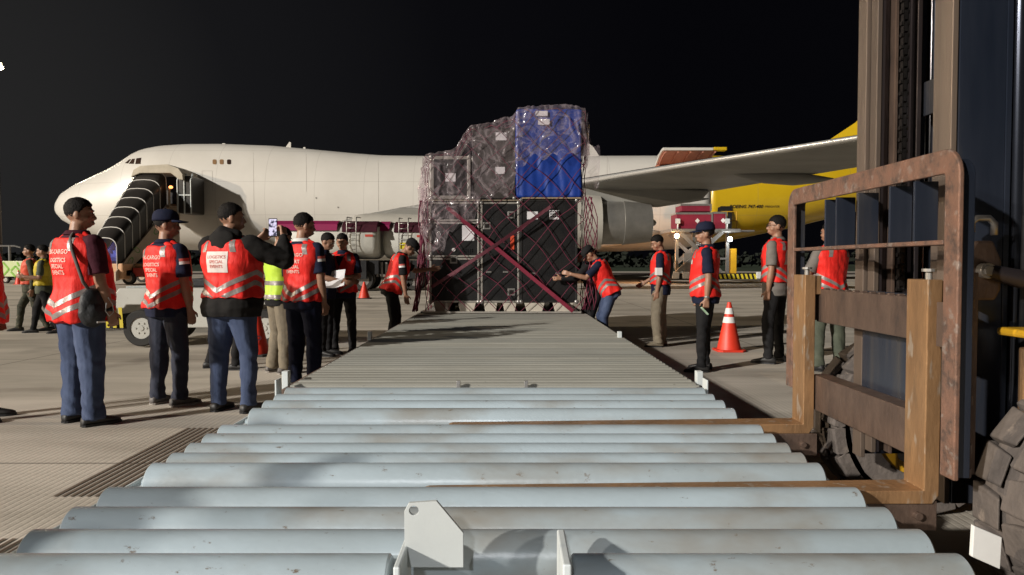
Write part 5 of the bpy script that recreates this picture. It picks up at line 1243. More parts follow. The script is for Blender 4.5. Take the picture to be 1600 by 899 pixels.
def person(label, px, Y, rz, H=1.70, group=None, girth=1.0, lean=0.0, leanx=0.0, twist=0, head=(0, 0), skin='skin', hair='hair', hairlen=0,
           shirt='navy', sleeve='short', pants='denim', loose=.0, shoes='shoe', vest='vest', flare=0.0, strips='v', text=None, patch=None,
           arms=None, legs=None, cap=None, collar=None, vox=.0085, curl=(.25, .25), flag=False, x=None, zoff=0, hood=False, glasses=False, front=None, palm=None, hem=.86, belt=False, facemask=False):
    s = H/1.72
    X = X_(px, Y) if x is None else x
    root = thing('person', label, 'person', (X, Y, zoff), R(rz), group)
    # ---- joints
    L = legs or (((.09, 0, -1), (.03, -.02, -1)), ((.09, 0, -1), (.03, -.02, -1)))   # (thigh, shin) for right(+x), left(-x)
    hips = {1: Vector((.085, 0, 0)), -1: Vector((-.085, 0, 0))}
    kn, an = {}, {}
    for sd, (th, sh) in zip((1, -1), L):
        t_ = Vector((th[0]*sd, th[1], th[2])).normalized(); h_ = Vector((sh[0]*sd, sh[1], sh[2])).normalized()
        kn[sd] = hips[sd]+t_*.43; an[sd] = kn[sd]+h_*.40
    hz0 = .085-min(an[1].z, an[-1].z)
    for sd in (1, -1): hips[sd].z += hz0; kn[sd].z += hz0; an[sd].z += hz0
    # torso frame: everything above the pelvis built upright with hip joint at z=.915, then moved
    T = Matrix.Translation(Vector((0, 0, hz0-.915))) @ Matrix.Translation(Vector((0, 0, .93))) @ Matrix.Rotation(R(twist), 4, 'Z') @ Matrix.Rotation(R(-lean), 4, 'X') @ Matrix.Rotation(R(leanx), 4, 'Y') @ Matrix.Translation(Vector((0, 0, -.93)))
    g = girth
    def torso_rings(e, zlo=.80, zhi=1.47, fl=0.0, belly=0.0):
        base = [(.80, .150, .110, -.005), (.88, .168, .122, -.008), (.96, .160, .118, 0), (1.04, .150, .112, .008), (1.14, .156, .115, .008), (1.24, .176, .122, .002), (1.33, .190, .118, -.006), (1.39, .182, .104, -.012), (1.43, .135, .084, -.018), (1.455, .085, .066, -.02), (1.48, .062, .060, -.015)]
        rs = []
        for z, rx, ry, yo in base:
            if z < zlo-1e-6 or z > zhi+1e-6: continue
            gg = 1+(g-1)*(1.0 if z < 1.3 else .55); bl = (g-1)*.20*math.exp(-((z-1.05)/.13)**2)
            f = fl*max(0, (1.15-z)/.3)
            rs.append(ringe(z, (rx*gg+e+f), (ry*gg+e+f+bl*.5), yo+bl*.5))
        return rs
    def TT(v): return T @ Vector(v)
    sh = {sd: TT((.178*sd*(1+(g-1)*.5), -.012, 1.385)) for sd in (1, -1)}
    A = arms or (((.14, .03, -1), (.02, .22, -1)), ((.14, .03, -1), (.02, .22, -1)))
    el, wr = {}, {}
    for sd, (ua, fa) in zip((1, -1), A):
        u_ = Vector((ua[0]*sd, ua[1], ua[2])).normalized(); f_ = Vector((fa[0]*sd, fa[1], fa[2])).normalized()
        el[sd] = sh[sd]+u_*.285; wr[sd] = el[sd]+f_*.245
    HT_ = T @ Matrix.Translation(Vector((0, -.01, 1.49))) @ Matrix.Rotation(R(head[0]), 4, 'Z') @ Matrix.Rotation(R(-head[1]), 4, 'X') @ Matrix.Scale(1.045, 4) @ Matrix.Translation(Vector((0, .01, -1.49)))
    HR = HT_.to_3x3()
    def HH(v): return HT_ @ Vector(v)
    # ---- body
    b = MB()
    rr = torso_rings(-.008); b.loft([[T @ p for p in r] for r in rr])
    b.ell(TT((0, 0, .90)), .15*g, .11*g, .12, rot=T.to_3x3())
    b.cap(TT((0, -.02, 1.42)), HH((0, -.012, 1.545)), .060+.010*(g-1)*4, .054)
    b.ell(HH((0, -.012, 1.632)), .074, .092, .086, rot=HR); b.ell(HH((0, .012, 1.590)), .064+.012*(g-1), .074, .082, rot=HR); b.ell(HH((0, .040, 1.545)), .042, .042, .036, rot=HR)
    b.ell(HH((.040, .045, 1.578)), .024, .028, .026, rot=HR); b.ell(HH((-.040, .045, 1.578)), .024, .028, .026, rot=HR)
    b.cap(HH((0, .078, 1.620)), HH((0, .098, 1.585)), .009, .0135, 10); b.ell(HH((0, .092, 1.582)), .018, .011, .010, rot=HR)
    b.cap(HH((-.034, .074, 1.640)), HH((.034, .074, 1.640)), .011, .011, 8)
    b.ell(HH((0, .084, 1.553)), .024, .012, .007, rot=HR); b.ell(HH((0, .083, 1.541)), .021, .012, .008, rot=HR)
    for sd in (1, -1): b.ell(HH((.076*sd, -.008, 1.598)), .010, .021, .031, rot=HR)
    for sd in (1, -1):
        b.cap(sh[sd], el[sd], .050*(1+(g-1)*.6), .038*(1+(g-1)*.5)); b.cap(el[sd], el[sd].lerp(wr[sd], .35), .038, .040*(1+(g-1)*.5)); b.cap(el[sd].lerp(wr[sd], .35), wr[sd], .040*(1+(g-1)*.5), .026)
        dd = (wr[sd]-el[sd]).normalized(); pn = Vector((-sd, 0.25, 0)) if palm is None else Vector(palm[0 if sd > 0 else 1])
        # thumb points forward
        thumb = 1 if (dd.cross((pn-dd*pn.dot(dd)).normalized())).dot(Vector((0, 1, .2))) > 0 else -1
        hand_into(b, wr[sd], dd, pn, curl[0 if sd > 0 else 1], thumb)
        b.cap(hips[sd], kn[sd], .082*(1+(g-1)*.7), .054); b.cap(kn[sd], kn[sd].lerp(an[sd], .35), .054, .052); b.cap(kn[sd].lerp(an[sd], .35), an[sd], .052, .036)
        b.cap(an[sd]+Vector((0, 0, -.03)), an[sd]+Vector((0, .10, -.055)), .032, .024)
    SC = Matrix.Scale(s, 4)
    me = remesh(b, vox, 1); xf_mesh(me, SC); body = link_mesh('body', me, M[skin], root)
    # ---- face pieces
    if vox < .013:
        fm_ = MB()
        for sd in (1, -1): fm_.ell(HH((.031*sd, .0785, 1.618)), .0120, .0070, .0055, 12, 8, rot=HR)
        fm_.v = [SC @ v for v in fm_.v]; raw(fm_, 'eye', M['eyew'], body)
        fm_ = MB()
        for sd in (1, -1): fm_.ell(HH((.031*sd, .0842, 1.618)), .0056, .0030, .0052, 10, 8, rot=HR)
        fm_.v = [SC @ v for v in fm_.v]; raw(fm_, 'pupil', M['dark'], body)
        fm_ = MB()
        for sd in (1, -1): fm_.cap(HH((.014*sd, .0875, 1.640)), HH((.048*sd, .075, 1.643)), .0038, .0026, 6)
        fm_.v = [SC @ v for v in fm_.v]; raw(fm_, 'eyebrow', M['hair'], body)
        fm_ = MB(); fm_.ell(HH((0, .0945, 1.547)), .021, .0035, .0022, 12, 6, rot=HR); fm_.v = [SC @ v for v in fm_.v]; raw(fm_, 'lip_line', M['maroon'], body)
    # ---- hair or cap
    h = MB(); nu, nv = 44, 28; c = Vector((0, -.014, 1.638)); vs = []
    for j in range(nv+1):
        ph = math.pi*j/nv
        for i in range(nu):
            t = 2*math.pi*i/nu; d = Vector((math.sin(ph)*math.cos(t), math.sin(ph)*math.sin(t), math.cos(ph)))
            rad = 1.0+.045*mnoise.noise(d*8+Vector((X, Y, 0)))+.05*mnoise.noise(d*24)+(.05+hairlen*.5)*max(0, d.z)-.035*(1-max(0, d.z))
            rad -= .045*max(0, .25-d.z)
            p = Vector((d.x*.0815*rad, d.y*.099*rad, d.z*.092*rad)); q = c+p
            line = 1.672 if q.y > .045 else (1.625 if q.y > -.02 else 1.570)   # lowest hair height by zone
            if q.y > .050: line = 1.678+.006*mnoise.noise(d*14)
            elif q.y > .015: line = 1.678-(.050-q.y)/.035*.055
            elif q.y > -.03: line = 1.623-(.015-q.y)/.045*.050
            else: line = 1.557+.008*mnoise.noise(d*20)
            if q.z < line: k = min(1, (line-q.z)/.012); q = c+p*(1-.14*k)
            if q.z < line-.03: q = c+p*.66
            vs.append(SC @ HH(q))
    fs = [(j*nu+i, (j+1)*nu+i, (j+1)*nu+(i+1) % nu, j*nu+(i+1) % nu) for j in range(nv) for i in range(nu)]
    h.add(vs, fs); raw(h, 'hair', M[hair], body)
    if cap:
        h = MB(); rg = []
        for z, rx, ry, yo in ((1.648, .0885, .108, -.010), (1.665, .0890, .109, -.010), (1.70, .085, .104, -.010), (1.728, .070, .088, -.012), (1.745, .045, .058, -.014), (1.751, .008, .010, -.014)):
            rg.append([SC @ HH(p) for p in ringe(z, rx, ry, yo, 32, 1.0)])
        h.loft(rg); cp = raw(h, 'cap', M[cap], root)
        h = MB(); n = 16; top, bot = [], []
        for i in range(n+1):
            a = math.pi*i/n; xx = .080*math.cos(a); y0 = .045+.03*math.sin(a); y1 = .045+.125*math.sin(a)**.7
            top.append((xx, y0, y1))
        vs = []
        for xx, y0, y1 in top:
            dz = -.10*xx*xx*12
            for yy, zz in ((y0, 1.660), (y1, 1.644), (y1, 1.639), (y0, 1.655)): vs.append(SC @ HH((xx, yy, zz+dz)))
        h.add(vs, [(i*4+q, (i+1)*4+q, (i+1)*4+(q+1) % 4, i*4+(q+1) % 4) for i in range(n) for q in range(4)])
        raw(h, 'cap_brim', M[cap], cp); h = MB(); h.ell(HH((0, -.014, 1.753)), .008, .008, .005, 10, 6); h.v = [SC @ v for v in h.v]; raw(h, 'cap_button', M[cap], cp)
    if glasses:
        h = MB()
        for sd in (1, -1):
            h.tube([HH((.033*sd+.021*math.cos(a), .098-.004*abs(math.cos(a)), 1.617+.016*math.sin(a))) for a in [i*math.pi/6 for i in range(13)]], .0018, 5)
            h.tube([HH((.054*sd, .094, 1.620)), HH((.076*sd, .05, 1.622)), HH((.078*sd, -.005, 1.615))], .0018, 5)
        h.v = [SC @ v for v in h.v]; raw(h, 'glasses', M['black'], root)
    # ---- trousers
    b = MB(); lo = loose
    rr = torso_rings(.006, .80, .98) ; pr_ = [[T @ p for p in r] for r in rr] if lean > 12 else [[p+Vector((0, 0, hz0-.915)) for p in r] for r in rr]
    b.loft(pr_); b.ell(Vector((0, -.01, hz0-.02)), .165*g+lo*.3, .120*g+lo*.3, .13)
    for sd in (1, -1): b.ell(Vector((.072*sd*g, -.045*g, hz0-.02)), .082*g, .075*g, .10)
    for sd in (1, -1):
        b.cap(hips[sd]+Vector((0, -.005, 0)), kn[sd], .104*(1+(g-1)*.9)+lo*.5, .070+lo); b.cap(kn[sd], kn[sd].lerp(an[sd], .45), .070+lo, .063+lo*1.1)
        e_ = an[sd]+Vector((0, 0, .005)); b.cap(kn[sd].lerp(an[sd], .45), e_+Vector((0, -.005, .01)), .063+lo*1.1, .050+lo*1.1)
        hd = (an[sd]-kn[sd]).normalized(); b.cyl(e_-hd*.06, e_+hd*.035, .053+lo*1.15, .055+lo*1.25, 24)
    ph_ = random.uniform(0, 50)
    def fold_p(p):
        low = max(0, min(1, (kn[1].z+.05-p.z)/.35)); kneez = math.exp(-((p.z-kn[1].z)/.09)**2)
        return .008*(1+lo*22)*mnoise.noise(Vector((p.x*8+ph_, p.y*8, p.z*2.6)))+(.003+.010*low*low+.006*kneez)*mnoise.noise(Vector((p.x*11+ph_+p.z*7, p.y*11, p.z*17+p.x*14)))+.006*(1-abs(mnoise.noise(Vector((p.x*5, p.y*5+ph_, p.z*5+p.x*6))))*3)
    me = remesh(b, vox*1.15, 1, fold_p); xf_mesh(me, SC); link_mesh('trousers', me, M[pants], root)
    # ---- shoes
    for sd in (1, -1):
        a_ = an[sd]; toe = R(8)*sd; fz = 0.0 if abs(a_.z-.085) < .02 else a_.z-.085
        rg = []
        for yy, wx, z1 in ((-.085, .018, .05), (-.075, .034, .075), (-.03, .041, .088), (.03, .043, .085), (.08, .047, .070), (.13, .050, .055), (.17, .044, .045), (.195, .026, .036), (.20, .008, .028)):
            r_ = []
            for i in range(16):
                t = 2*math.pi*i/16; q = Vector((wx*math.copysign(abs(math.cos(t))**.8, math.cos(t)), yy, .012+(z1-.012)/2+(z1-.012)/2*math.copysign(abs(math.sin(t))**.8, math.sin(t))))
                q = Matrix.Rotation(-toe, 3, 'Z') @ q; r_.append(SC @ Vector((a_.x+q.x, a_.y+q.y, q.z+fz)))
            rg.append(r_)
        m_ = MB(); m_.loft(rg); so = raw(m_, 'shoe', M[shoes], root)
        m_ = MB(); sol = [(-.085, .02), (-.07, .038), (-.02, .042), (.04, .042), (.09, .050), (.14, .053), (.18, .043), (.205, .02)]
        ol = [(w, y) for y, w in sol]+[(-w, y) for y, w in sol[::-1]]
        def fn(a, b_, d): q = Matrix.Rotation(-toe, 3, 'Z') @ Vector((a, b_, 0)); return SC @ Vector((a_.x+q.x, a_.y+q.y, d+fz))
        m_.prism(ol, fn, .001, .018); raw(m_, 'sole', M['sole'] if shoes == 'sneaker' else M['black'], so, smooth=False)
    # ---- shirt
    b = MB(); rr = torso_rings(.010, .88, 1.455, fl=.01); b.loft([[T @ p for p in r] for r in rr])
    if lean < 12: b.loft([[T @ p for p in r] for r in torso_rings(.020+(g-1)*.03, .80, .97, fl=.01)])
    for sd in (1, -1):
        u_ = (el[sd]-sh[sd]).normalized(); ex = (g-1)*.05
        b.ell(sh[sd]+Vector((-.02*sd, 0, .004)), .066+ex, .064+ex, .060+ex)
        if sleeve == 'short':
            e_ = sh[sd]+u_*.235; b.cap(sh[sd], sh[sd]+u_*.15, .064+ex, .062+ex); b.cyl(sh[sd]+u_*.12, e_, .062+ex, .064+ex, 20)
        else:
            q_ = .062 if sleeve == 'long' else .072
            b.cap(sh[sd], el[sd], q_+ex+.004, q_-.006+ex); b.cap(el[sd], el[sd].lerp(wr[sd], .5), q_-.006+ex, q_-.012+ex); w_ = (wr[sd]-el[sd]).normalized()
            b.cap(el[sd].lerp(wr[sd], .5), wr[sd]-w_*.02, q_-.012+ex, .038); b.cyl(wr[sd]-w_*.05, wr[sd]+w_*.0, .036, .037, 18)
    ph2 = random.uniform(0, 50)
    amp = 1.6 if sleeve == 'hood' else 1.0
    me = remesh(b, vox*1.1, 1, lambda p: amp*(.006*mnoise.noise(Vector((p.x*9+ph2, p.y*9, p.z*8)))+.005*mnoise.noise(Vector((p.x*14, p.y*14+ph2, p.z*22)))))
    sb = BVHTree.FromPolygons([v.co for v in me.vertices], [tuple(p.vertices) for p in me.polygons])
    sm = me; xf_mesh(me, SC); so = link_mesh('shirt', me, M[shirt], root)
    # collar
    col = M[collar or shirt]; m_ = MB(); rg = []
    for z, rx, ry, yo in ((1.440, .086, .078, -.022), (1.478, .070, .068, -.018), (1.492, .066, .066, -.014), (1.488, .073, .073, -.016), (1.458, .094, .088, -.022)):
        rg.append([SC @ TT(p) for p in ringe(z, rx*(1+(g-1)*.5), ry*(1+(g-1)*.5), yo, 28, 1.0)])
    m_.loft(rg, caps=False); raw(m_, 'collar', col, so)
    if hood:
        m_ = MB(); rg = []
        m_.ell(TT((0, -.115, 1.44)), .125, .055, .075, rot=T.to_3x3()); m_.cap(TT((-.10, -.05, 1.475)), TT((0, -.11, 1.50)), .040, .045); m_.cap(TT((.10, -.05, 1.475)), TT((0, -.11, 1.50)), .040, .045); m_.ell(TT((0, -.14, 1.38)), .085, .035, .075, rot=T.to_3x3())
        me = remesh(m_, .008, 2, lambda p: .008*mnoise.noise(p*14)); xf_mesh(me, SC); link_mesh('hood', me, M[shirt], root)
    if flag:
        sd = flag; c_ = sh[sd]+(el[sd]-sh[sd]).normalized()*.10; up = -(el[sd]-sh[sd]).normalized(); out = Vector((sd*1.0, -.25, .1)); out = (out-up*out.dot(up)).normalized(); rt = up.cross(out)
        for (z0, z1, mt) in ((0, .026, 'printred'), (-.026, 0, 'white')):
            m_ = MB(); gv_ = [Vector((-.045+.09*i/8, z0+(z1-z0)*j/2, 0)) for i in range(9) for j in range(3)]
            m_.add(stick(gv_, sb, c_, rt, up, out, .004, .1), [(i*3+j, (i+1)*3+j, (i+1)*3+j+1, i*3+j+1) for i in range(8) for j in range(2)])
            m_.v = [SC @ v for v in m_.v]; raw(m_, 'sleeve_flag', M[mt], so, recalc=False)
    # ---- vest: built upright, decorated, then moved with the torso
    if vest:
        b = MB(); e_ = .033; zl = hem
        rr = [r for r in torso_rings(e_, .80, 1.43, fl=.015+flare) if r[0].z >= zl-.01]
        b.loft(rr)
        # shoulder straps over the top
        for sd in (1, -1):
            b.cap((.075*sd, .04, 1.43), (.145*sd, .03, 1.405), .034, .030); b.cap((.075*sd, -.06, 1.435), (.145*sd, -.055, 1.405), .034, .032); b.cap((.075*sd, -.01, 1.452), (.14*sd, -.01, 1.425), .032, .028)
        ph3 = random.uniform(0, 50)
        def fold_v(p):
            lowk = max(0, min(1, (1.2-p.z)/.35)); a = math.atan2(p.y, p.x)
            return .006*mnoise.noise(Vector((p.x*8+ph3, p.y*8, p.z*6)))+.015*lowk*(1+flare*12)*math.sin(a*9+ph3+3*mnoise.noise(p*3))*.6+.007*mnoise.noise(Vector((p.x*12, p.y*12+ph3, p.z*15+p.x*9)))
        vm = remesh(b, vox, 1, fold_v)
        vb = BVHTree.FromPolygons([v.co for v in vm.vertices], [tuple(p.vertices) for p in vm.polygons])
        T2 = SC @ T
        xf_mesh(vm, T2); vo = link_mesh('vest', vm, M[vest], root)
        def polar(phi, z, off=.003):
            # phi measured from the spine (back, -y); positive to the person's right
            d = Vector((math.sin(phi), -math.cos(phi), 0)); o_ = Vector((0, 0, z))+d*.7; hh = vb.ray_cast(o_, -d, 1.2)
            return (hh[0]+d*off) if hh[0] is not None else Vector((0, 0, z))+d*.15
        def strip(fz, w, p0, p1, n=64):
            m_ = MB(); vs = []
            for i in range(n+1):
                ph = p0+(p1-p0)*i/n; z = fz(ph)
                for j in range(4): vs.append(T2 @ polar(ph, z-w/2+w*j/3))
            m_.add(vs, [(i*4+j, (i+1)*4+j, (i+1)*4+j+1, i*4+j+1) for i in range(n) for j in range(3)])
            raw(m_, 'reflective_strip', M['reflect'], vo, recalc=False)
        if strips == 'v':
            def tri(ph, z0, amp): a = abs(((ph+math.pi) % (2*math.pi))-math.pi); a = min(a, math.pi-a)/(math.pi/2); return z0+amp*a
            lo_ = hem+.035
            strip(lambda p: tri(p, lo_, .15), .042, -math.pi*.97, math.pi*.97)
            strip(lambda p: tri(p, lo_+.085, .15), .042, -math.pi*.97, math.pi*.97)
        elif strips == 'h':
            strip(lambda p: hem+.09, .05, -math.pi*.97, math.pi*.97); strip(lambda p: hem+.25, .05, -math.pi*.97, math.pi*.97)
        if strips in ('v', 'h'):
            for sd in (1, -1):
                for (y0, y1, outd) in ((-.055, -.13, -1), (.06, .11, 1)):
                    m_ = MB(); vs = []
                    for i in range(9):
                        t = i/8; xx = (.118+.02*t)*sd; zz = 1.43-.10*t
                        for j in range(3):
                            x2 = xx+(j-1)*.022; o_ = Vector((x2, outd*.5, zz)); hh = vb.ray_cast(o_, Vector((0, -outd, 0)), 1)
                            vs.append(T2 @ ((hh[0]+Vector((0, outd*.003, .001))) if hh[0] is not None else Vector((x2, outd*.06, zz))))
                    m_.add(vs, [(i*3+j, (i+1)*3+j, (i+1)*3+j+1, i*3+j+1) for i in range(8) for j in range(2)])
                    raw(m_, 'shoulder_tape', M['reflect'], vo, recalc=False)
        def decal(vs, fs, mat, name, c_, out=Vector((0, -1, 0)), off=.004):
            rt = Vector((0, 0, 1)).cross(out)*1.0
            m_ = MB(); m_.add([T2 @ p for p in stick(vs, vb, c_, rt, Vector((0, 0, 1)), out, off, .5)], fs); raw(m_, name, mat, vo, recalc=False)
        def grid(x0, x1, z0, z1, n=10):
            return [Vector((x0+(x1-x0)*i/n, z0+(z1-z0)*j/n, 0)) for i in range(n+1) for j in range(n+1)], [(i*(n+1)+j, (i+1)*(n+1)+j, (i+1)*(n+1)+j+1, i*(n+1)+j+1) for i in range(n) for j in range(n)]
        if patch:
            vs, fs = grid(-.10, .10, -.095, .075); decal(vs, fs, M['patch'], 'back_patch', Vector((0, 0, 1.26)))
        if text:
            z = 1.355 if not patch else 1.312
            for ln_, sz in text:
                z -= sz*.62 if ln_ else 0
                if ln_:
                    vs, fs = textmesh(ln_, sz, bold=sz*.012); decal(vs, fs, M['printred'] if patch else M['print'], 'back_print', Vector((0, 0, z)), off=.006)
                z -= sz*.45
        if front == 'v':
            m_ = [Vector((-.075+.15*(i/8)*1.0*(1-j/8)+.075*(j/8), 1.43-.17*j/8-1.3, 0)) for i in range(9) for j in range(9)]
            vs = [Vector(((-.075+.15*i/8)*(1-j/8), .10-.19*j/8, 0)) for i in range(9) for j in range(9)]
            decal(vs, [(i*9+j, (i+1)*9+j, (i+1)*9+j+1, i*9+j+1) for i in range(8) for j in range(8)], M[shirt], 'shirt_front', Vector((0, 0, 1.33)), out=Vector((0, 1, 0)), off=.003)
            vs, fs = grid(-.004, .004, -.37, .0, 8); decal(vs, fs, M['maroon'], 'zip', Vector((0, 0, 1.24)), out=Vector((0, 1, 0)))
        if front == 'badge':
            vs, fs = grid(.05, .12, -.02, .03, 5); decal(vs, fs, M['patch'], 'chest_badge', Vector((0, 0, 1.28)), out=Vector((0, 1, 0)))
    info = dict(root=root, T=T, SC=SC, wr=wr, el=el, sh=sh, HH=HH, TT=TT, an=an, hz=hz0)
    info['W'] = lambda v: WM[root.name] @ (SC @ Vector(v))
    return info

LSE = [('3K-HAULING', .037), ('', .03), ('LOGISTICS', .040), ('SPECIAL', .040), ('EVENTS', .040)]
ESE = [('3K-HAULING', .037), ('', .03), ('EXPORT', .040), ('SPECIAL', .040), ('EVENTS', .040)]
LSE = [('BK-CARGO', .048), ('', .03), ('LOGISTICS', .044), ('SPECIAL', .044), ('EVENTS', .044)]
ESE = [('BK-CARGO', .048), ('', .03), ('EXPORT', .048), ('SPECIAL', .044), ('EVENTS', .044)]
PT = [('LOGISTICS', .036), ('SPECIAL', .036), ('EVENTS', .036)]
# 1 left man with sling bag
p1 = person('man in maroon shirt and blue jeans carrying a black sling bag, standing at left', 126, 5.72, -30, 1.74, girth=1.20, head=(-42, 2), shirt='maroon', pants='denim', loose=.020,
            flare=.012, text=LSE, hem=.80, arms=(((.20, .05, -1), (.02, .30, -1)), ((.2, .1, -1), (0, .4, -1))), curl=(.55, .3), shoes='shoe', legs=(((.10, 0, -1), (.04, -.02, -1)), ((.10, .04, -1), (.04, -.04, -1))), vox=.0075)
def sling(p):
    r = p['root']; SCm = p['SC']; TT = p['TT']
    b = MB(); c_ = Vector((.235, -.05, .905))
    b.ell(c_+Vector((0, 0, .02)), .055, .10, .13); b.ell(c_+Vector((0, 0, -.03)), .060, .105, .12); b.ell(c_+Vector((.03, -.0, -.04)), .045, .075, .09)
    me = remesh(b, .008, 2, lambda q: .004*mnoise.noise(q*20)); me.transform(SCm)
    W_ = WM[r.name]; me.transform(W_)
    o = bpy.data.objects.new('sling_bag', me); C.objects.link(o); me.name = 'sling_bag'; me.materials.clear(); me.materials.append(M['bag'])
    tag(o, 'black nylon sling bag hanging at the hip of the man in the maroon shirt', 'bag'); WM[o.name] = Matrix.Identity(4)
    m_ = MB(); pts = [(.262, -.06, 1.02), (.255, -.115, 1.12), (.215, -.165, 1.24), (.15, -.155, 1.36), (.06, -.115, 1.452), (0.0, -.06, 1.485)]
    pts = [(c_.x-.02, c_.y, 1.02), (.250, -.125, 1.10), (.225, -.150, 1.22), (.165, -.155, 1.34), (.10, -.125, 1.43), (.02, -.05, 1.486), (-.05, .05, 1.45), (-.02, .16, 1.3)]
    W2 = W_ @ SCm
    fine = []
    for k in range(len(pts)-1):
        for q in range(4): fine.append(Vector(pts[k]).lerp(Vector(pts[k+1]), q/4))
    m_.tube([W2 @ v for v in fine], .013, 6); s_ = m_.build('shoulder_strap', M['strapgrey'], None, smooth=True); s_.parent = o
    m_ = MB(); m_.tube([W2 @ Vector(v) for v in ((.30, .03, .98), (.315, .055, .93), (.32, .06, .87), (.315, .03, .84), (.315, .0, .88), (.312, .01, .94))], .004, 6); q = m_.build('cord', M['frame_white'], None, smooth=True); q.parent = o
    m_ = MB(); m_.bar(W2 @ Vector((.315, -.065, .80)), W2 @ Vector((.315, .0, .80)), .004, .012); q = m_.build('bag_trim', M['white'], None); q.parent = o
sling(p1)
w_ = p1['wr'][1]; dd = (p1['wr'][1]-p1['el'][1]).normalized(); m_ = MB(); m_.cyl(p1['W'](w_-dd*.035), p1['W'](w_-dd*.012), .034, n=18); m_.ell(p1['W'](w_-dd*.024+Vector((.03, 0, 0))), .012, .02, .02)
tag(m_.build('wristwatch', M['black'], None, smooth=True), 'black wristwatch on the wrist of the man in the maroon shirt', 'watch')
# 2 cap man
p2 = person('man in dark cap and dark jeans standing between the maroon shirt and the black hoodie', 262, 6.5, -29, 1.69, girth=1.10, head=(-44, 0), shirt='navy', pants='denimdark', loose=.008, cap='navy', text=LSE,
            shoes='sneaker', arms=(((.14, .05, -1), (.02, .20, -1)), ((.2, .3, -1), (0, .6, -1))), flag=1, curl=(.35, .3), legs=(((.12, .02, -1), (.02, -.04, -1)), ((.07, -.03, -1), (.02, -.03, -1))), vox=.0080, collar='navy')
# 3 man filming with the phone
p3 = person('stout man in black hoodie and vest with white back patch, raising a phone to film', 362, 6.2, -18, 1.74, girth=1.30, head=(-48, 2), shirt='hoodie', sleeve='hood', pants='denim', loose=.006, patch=True, text=PT, hood=True,
            arms=(((.75, .62, -.45), (-.30, .40, .80)), ((-.15, .90, -.25), (-.85, .25, .62))), curl=(.75, .75), palm=((-1, .2, 0), (-1, .3, 0)), hem=.90, shoes='shoe', vox=.0080, legs=(((.14, .03, -1), (.03, -.03, -1)), ((.10, -.02, -1), (.02, -.02, -1))))
c_ = (p3['wr'][1]+p3['wr'][-1])/2; c_ = p3['wr'][1].lerp(p3['wr'][-1], .45)+Vector((0, .01, .085)); Wm = WM[p3['root'].name] @ p3['SC']
ph = thing('mobile_phone', 'dark phone with a lit screen held up by the stout man in the black hoodie', 'phone', Wm @ c_, 0)
def phone_box(mb, w, d0, d1, h, zc=0):
    c = Wm @ c_; fw = Vector((.10, .99, 0)).normalized(); rt = Vector((.99, -.10, 0)).normalized()
    vs = [c+rt*a*w/2+fw*(d)+Vector((0, 0, zc+b*h/2)) for d in (d0, d1) for a, b in ((-1, -1), (1, -1), (1, 1), (-1, 1))]
    return mb.add(vs, [(0, 1, 2, 3), (7, 6, 5, 4), (0, 4, 5, 1), (1, 5, 6, 2), (2, 6, 7, 3), (3, 7, 4, 0)])
mb = MB(); phone_box(mb, .078, 0, .009, .160); mb.build('phone_case', M['black'], ph, bevel=.003)
scr, nt, b_, L_ = matnodes('phone_screen'); tcn = _n(nt, 'ShaderNodeTexCoord'); nn = _n(nt, 'ShaderNodeTexNoise'); nn.inputs['Scale'].default_value = 32; L_.new(tcn.outputs['Object'], nn.inputs[0])
cr = _n(nt, 'ShaderNodeValToRGB'); cr.color_ramp.elements[0].position = .42; cr.color_ramp.elements[0].color = (.03, .03, .06, 1); cr.color_ramp.elements[1].position = .55; cr.color_ramp.elements[1].color = (.75, .70, .9, 1)
L_.new(nn.outputs[0], cr.inputs[0]); L_.new(cr.outputs[0], b_.inputs['Emission Color']); b_.inputs['Emission Strength'].default_value = 1.1; b_.inputs['Base Color'].default_value = (.02, .02, .02, 1)
mb = MB(); phone_box(mb, .070, -.0012, -.0004, .146); mb.build('screen', scr, ph)
# 3b person mostly hidden behind
person('person in black half hidden behind the stout man with the phone', 356, 8.7, -80, 1.62, head=(-10, 25), shirt='dark', pants='dark', vest=None, vox=.013, lean=10, arms=(((.1, -.2, -1), (0, .1, -1)), ((.3, .3, -1), (0, .6, -1))), legs=(((.1, .35, -1), (.0, -.1, -1)), ((.1, -.3, -1), (.0, -.35, -1))))
# 4 lime vest
person('man in lime yellow vest and khaki trousers looking down, left of the flag sleeved man', 436, 8.4, -48, 1.66, head=(-22, 24), shirt='dark', vest='vestlime', strips='h', pants='khaki', loose=.012, shoes='sneaker', text=[('POLISI', .05)] if False else None,
       arms=(((.12, .1, -1), (-.2, .6, -.3)), ((.15, .1, -1), (0, .6, -.6))), vox=.010, hem=.82, legs=(((.10, .03, -1), (.03, -.04, -1)), ((.08, .06, -1), (.02, -.16, -1))))
# 5 flag sleeve man
person('bare headed man in navy trousers, back turned, beside the lime vest at the roller bed', 474, 7.25, -25, 1.73, head=(-32, 6), girth=1.06, shirt='navy', collar='white', pants='navy', loose=.008, text=ESE, flag=1,
       arms=(((.10, .04, -1), (.04, .16, -1)), ((.15, .2, -1), (0, .7, -.5))), vox=.0082, curl=(.5, .4), hem=.82, legs=(((.10, .0, -1), (.02, -.02, -1)), ((.06, .05, -1), (.02, -.04, -1))))
# 6 dark man beside
person('man in all dark clothes without vest, head bowed, beside the man reading papers', 508, 10.0, -95, 1.66, head=(-8, 22), shirt='navy', pants='dark', vest=None, vox=.011, arms=(((.12, .2, -1), (-.1, .9, -.2)), ((.12, .2, -1), (0, .9, -.2))))
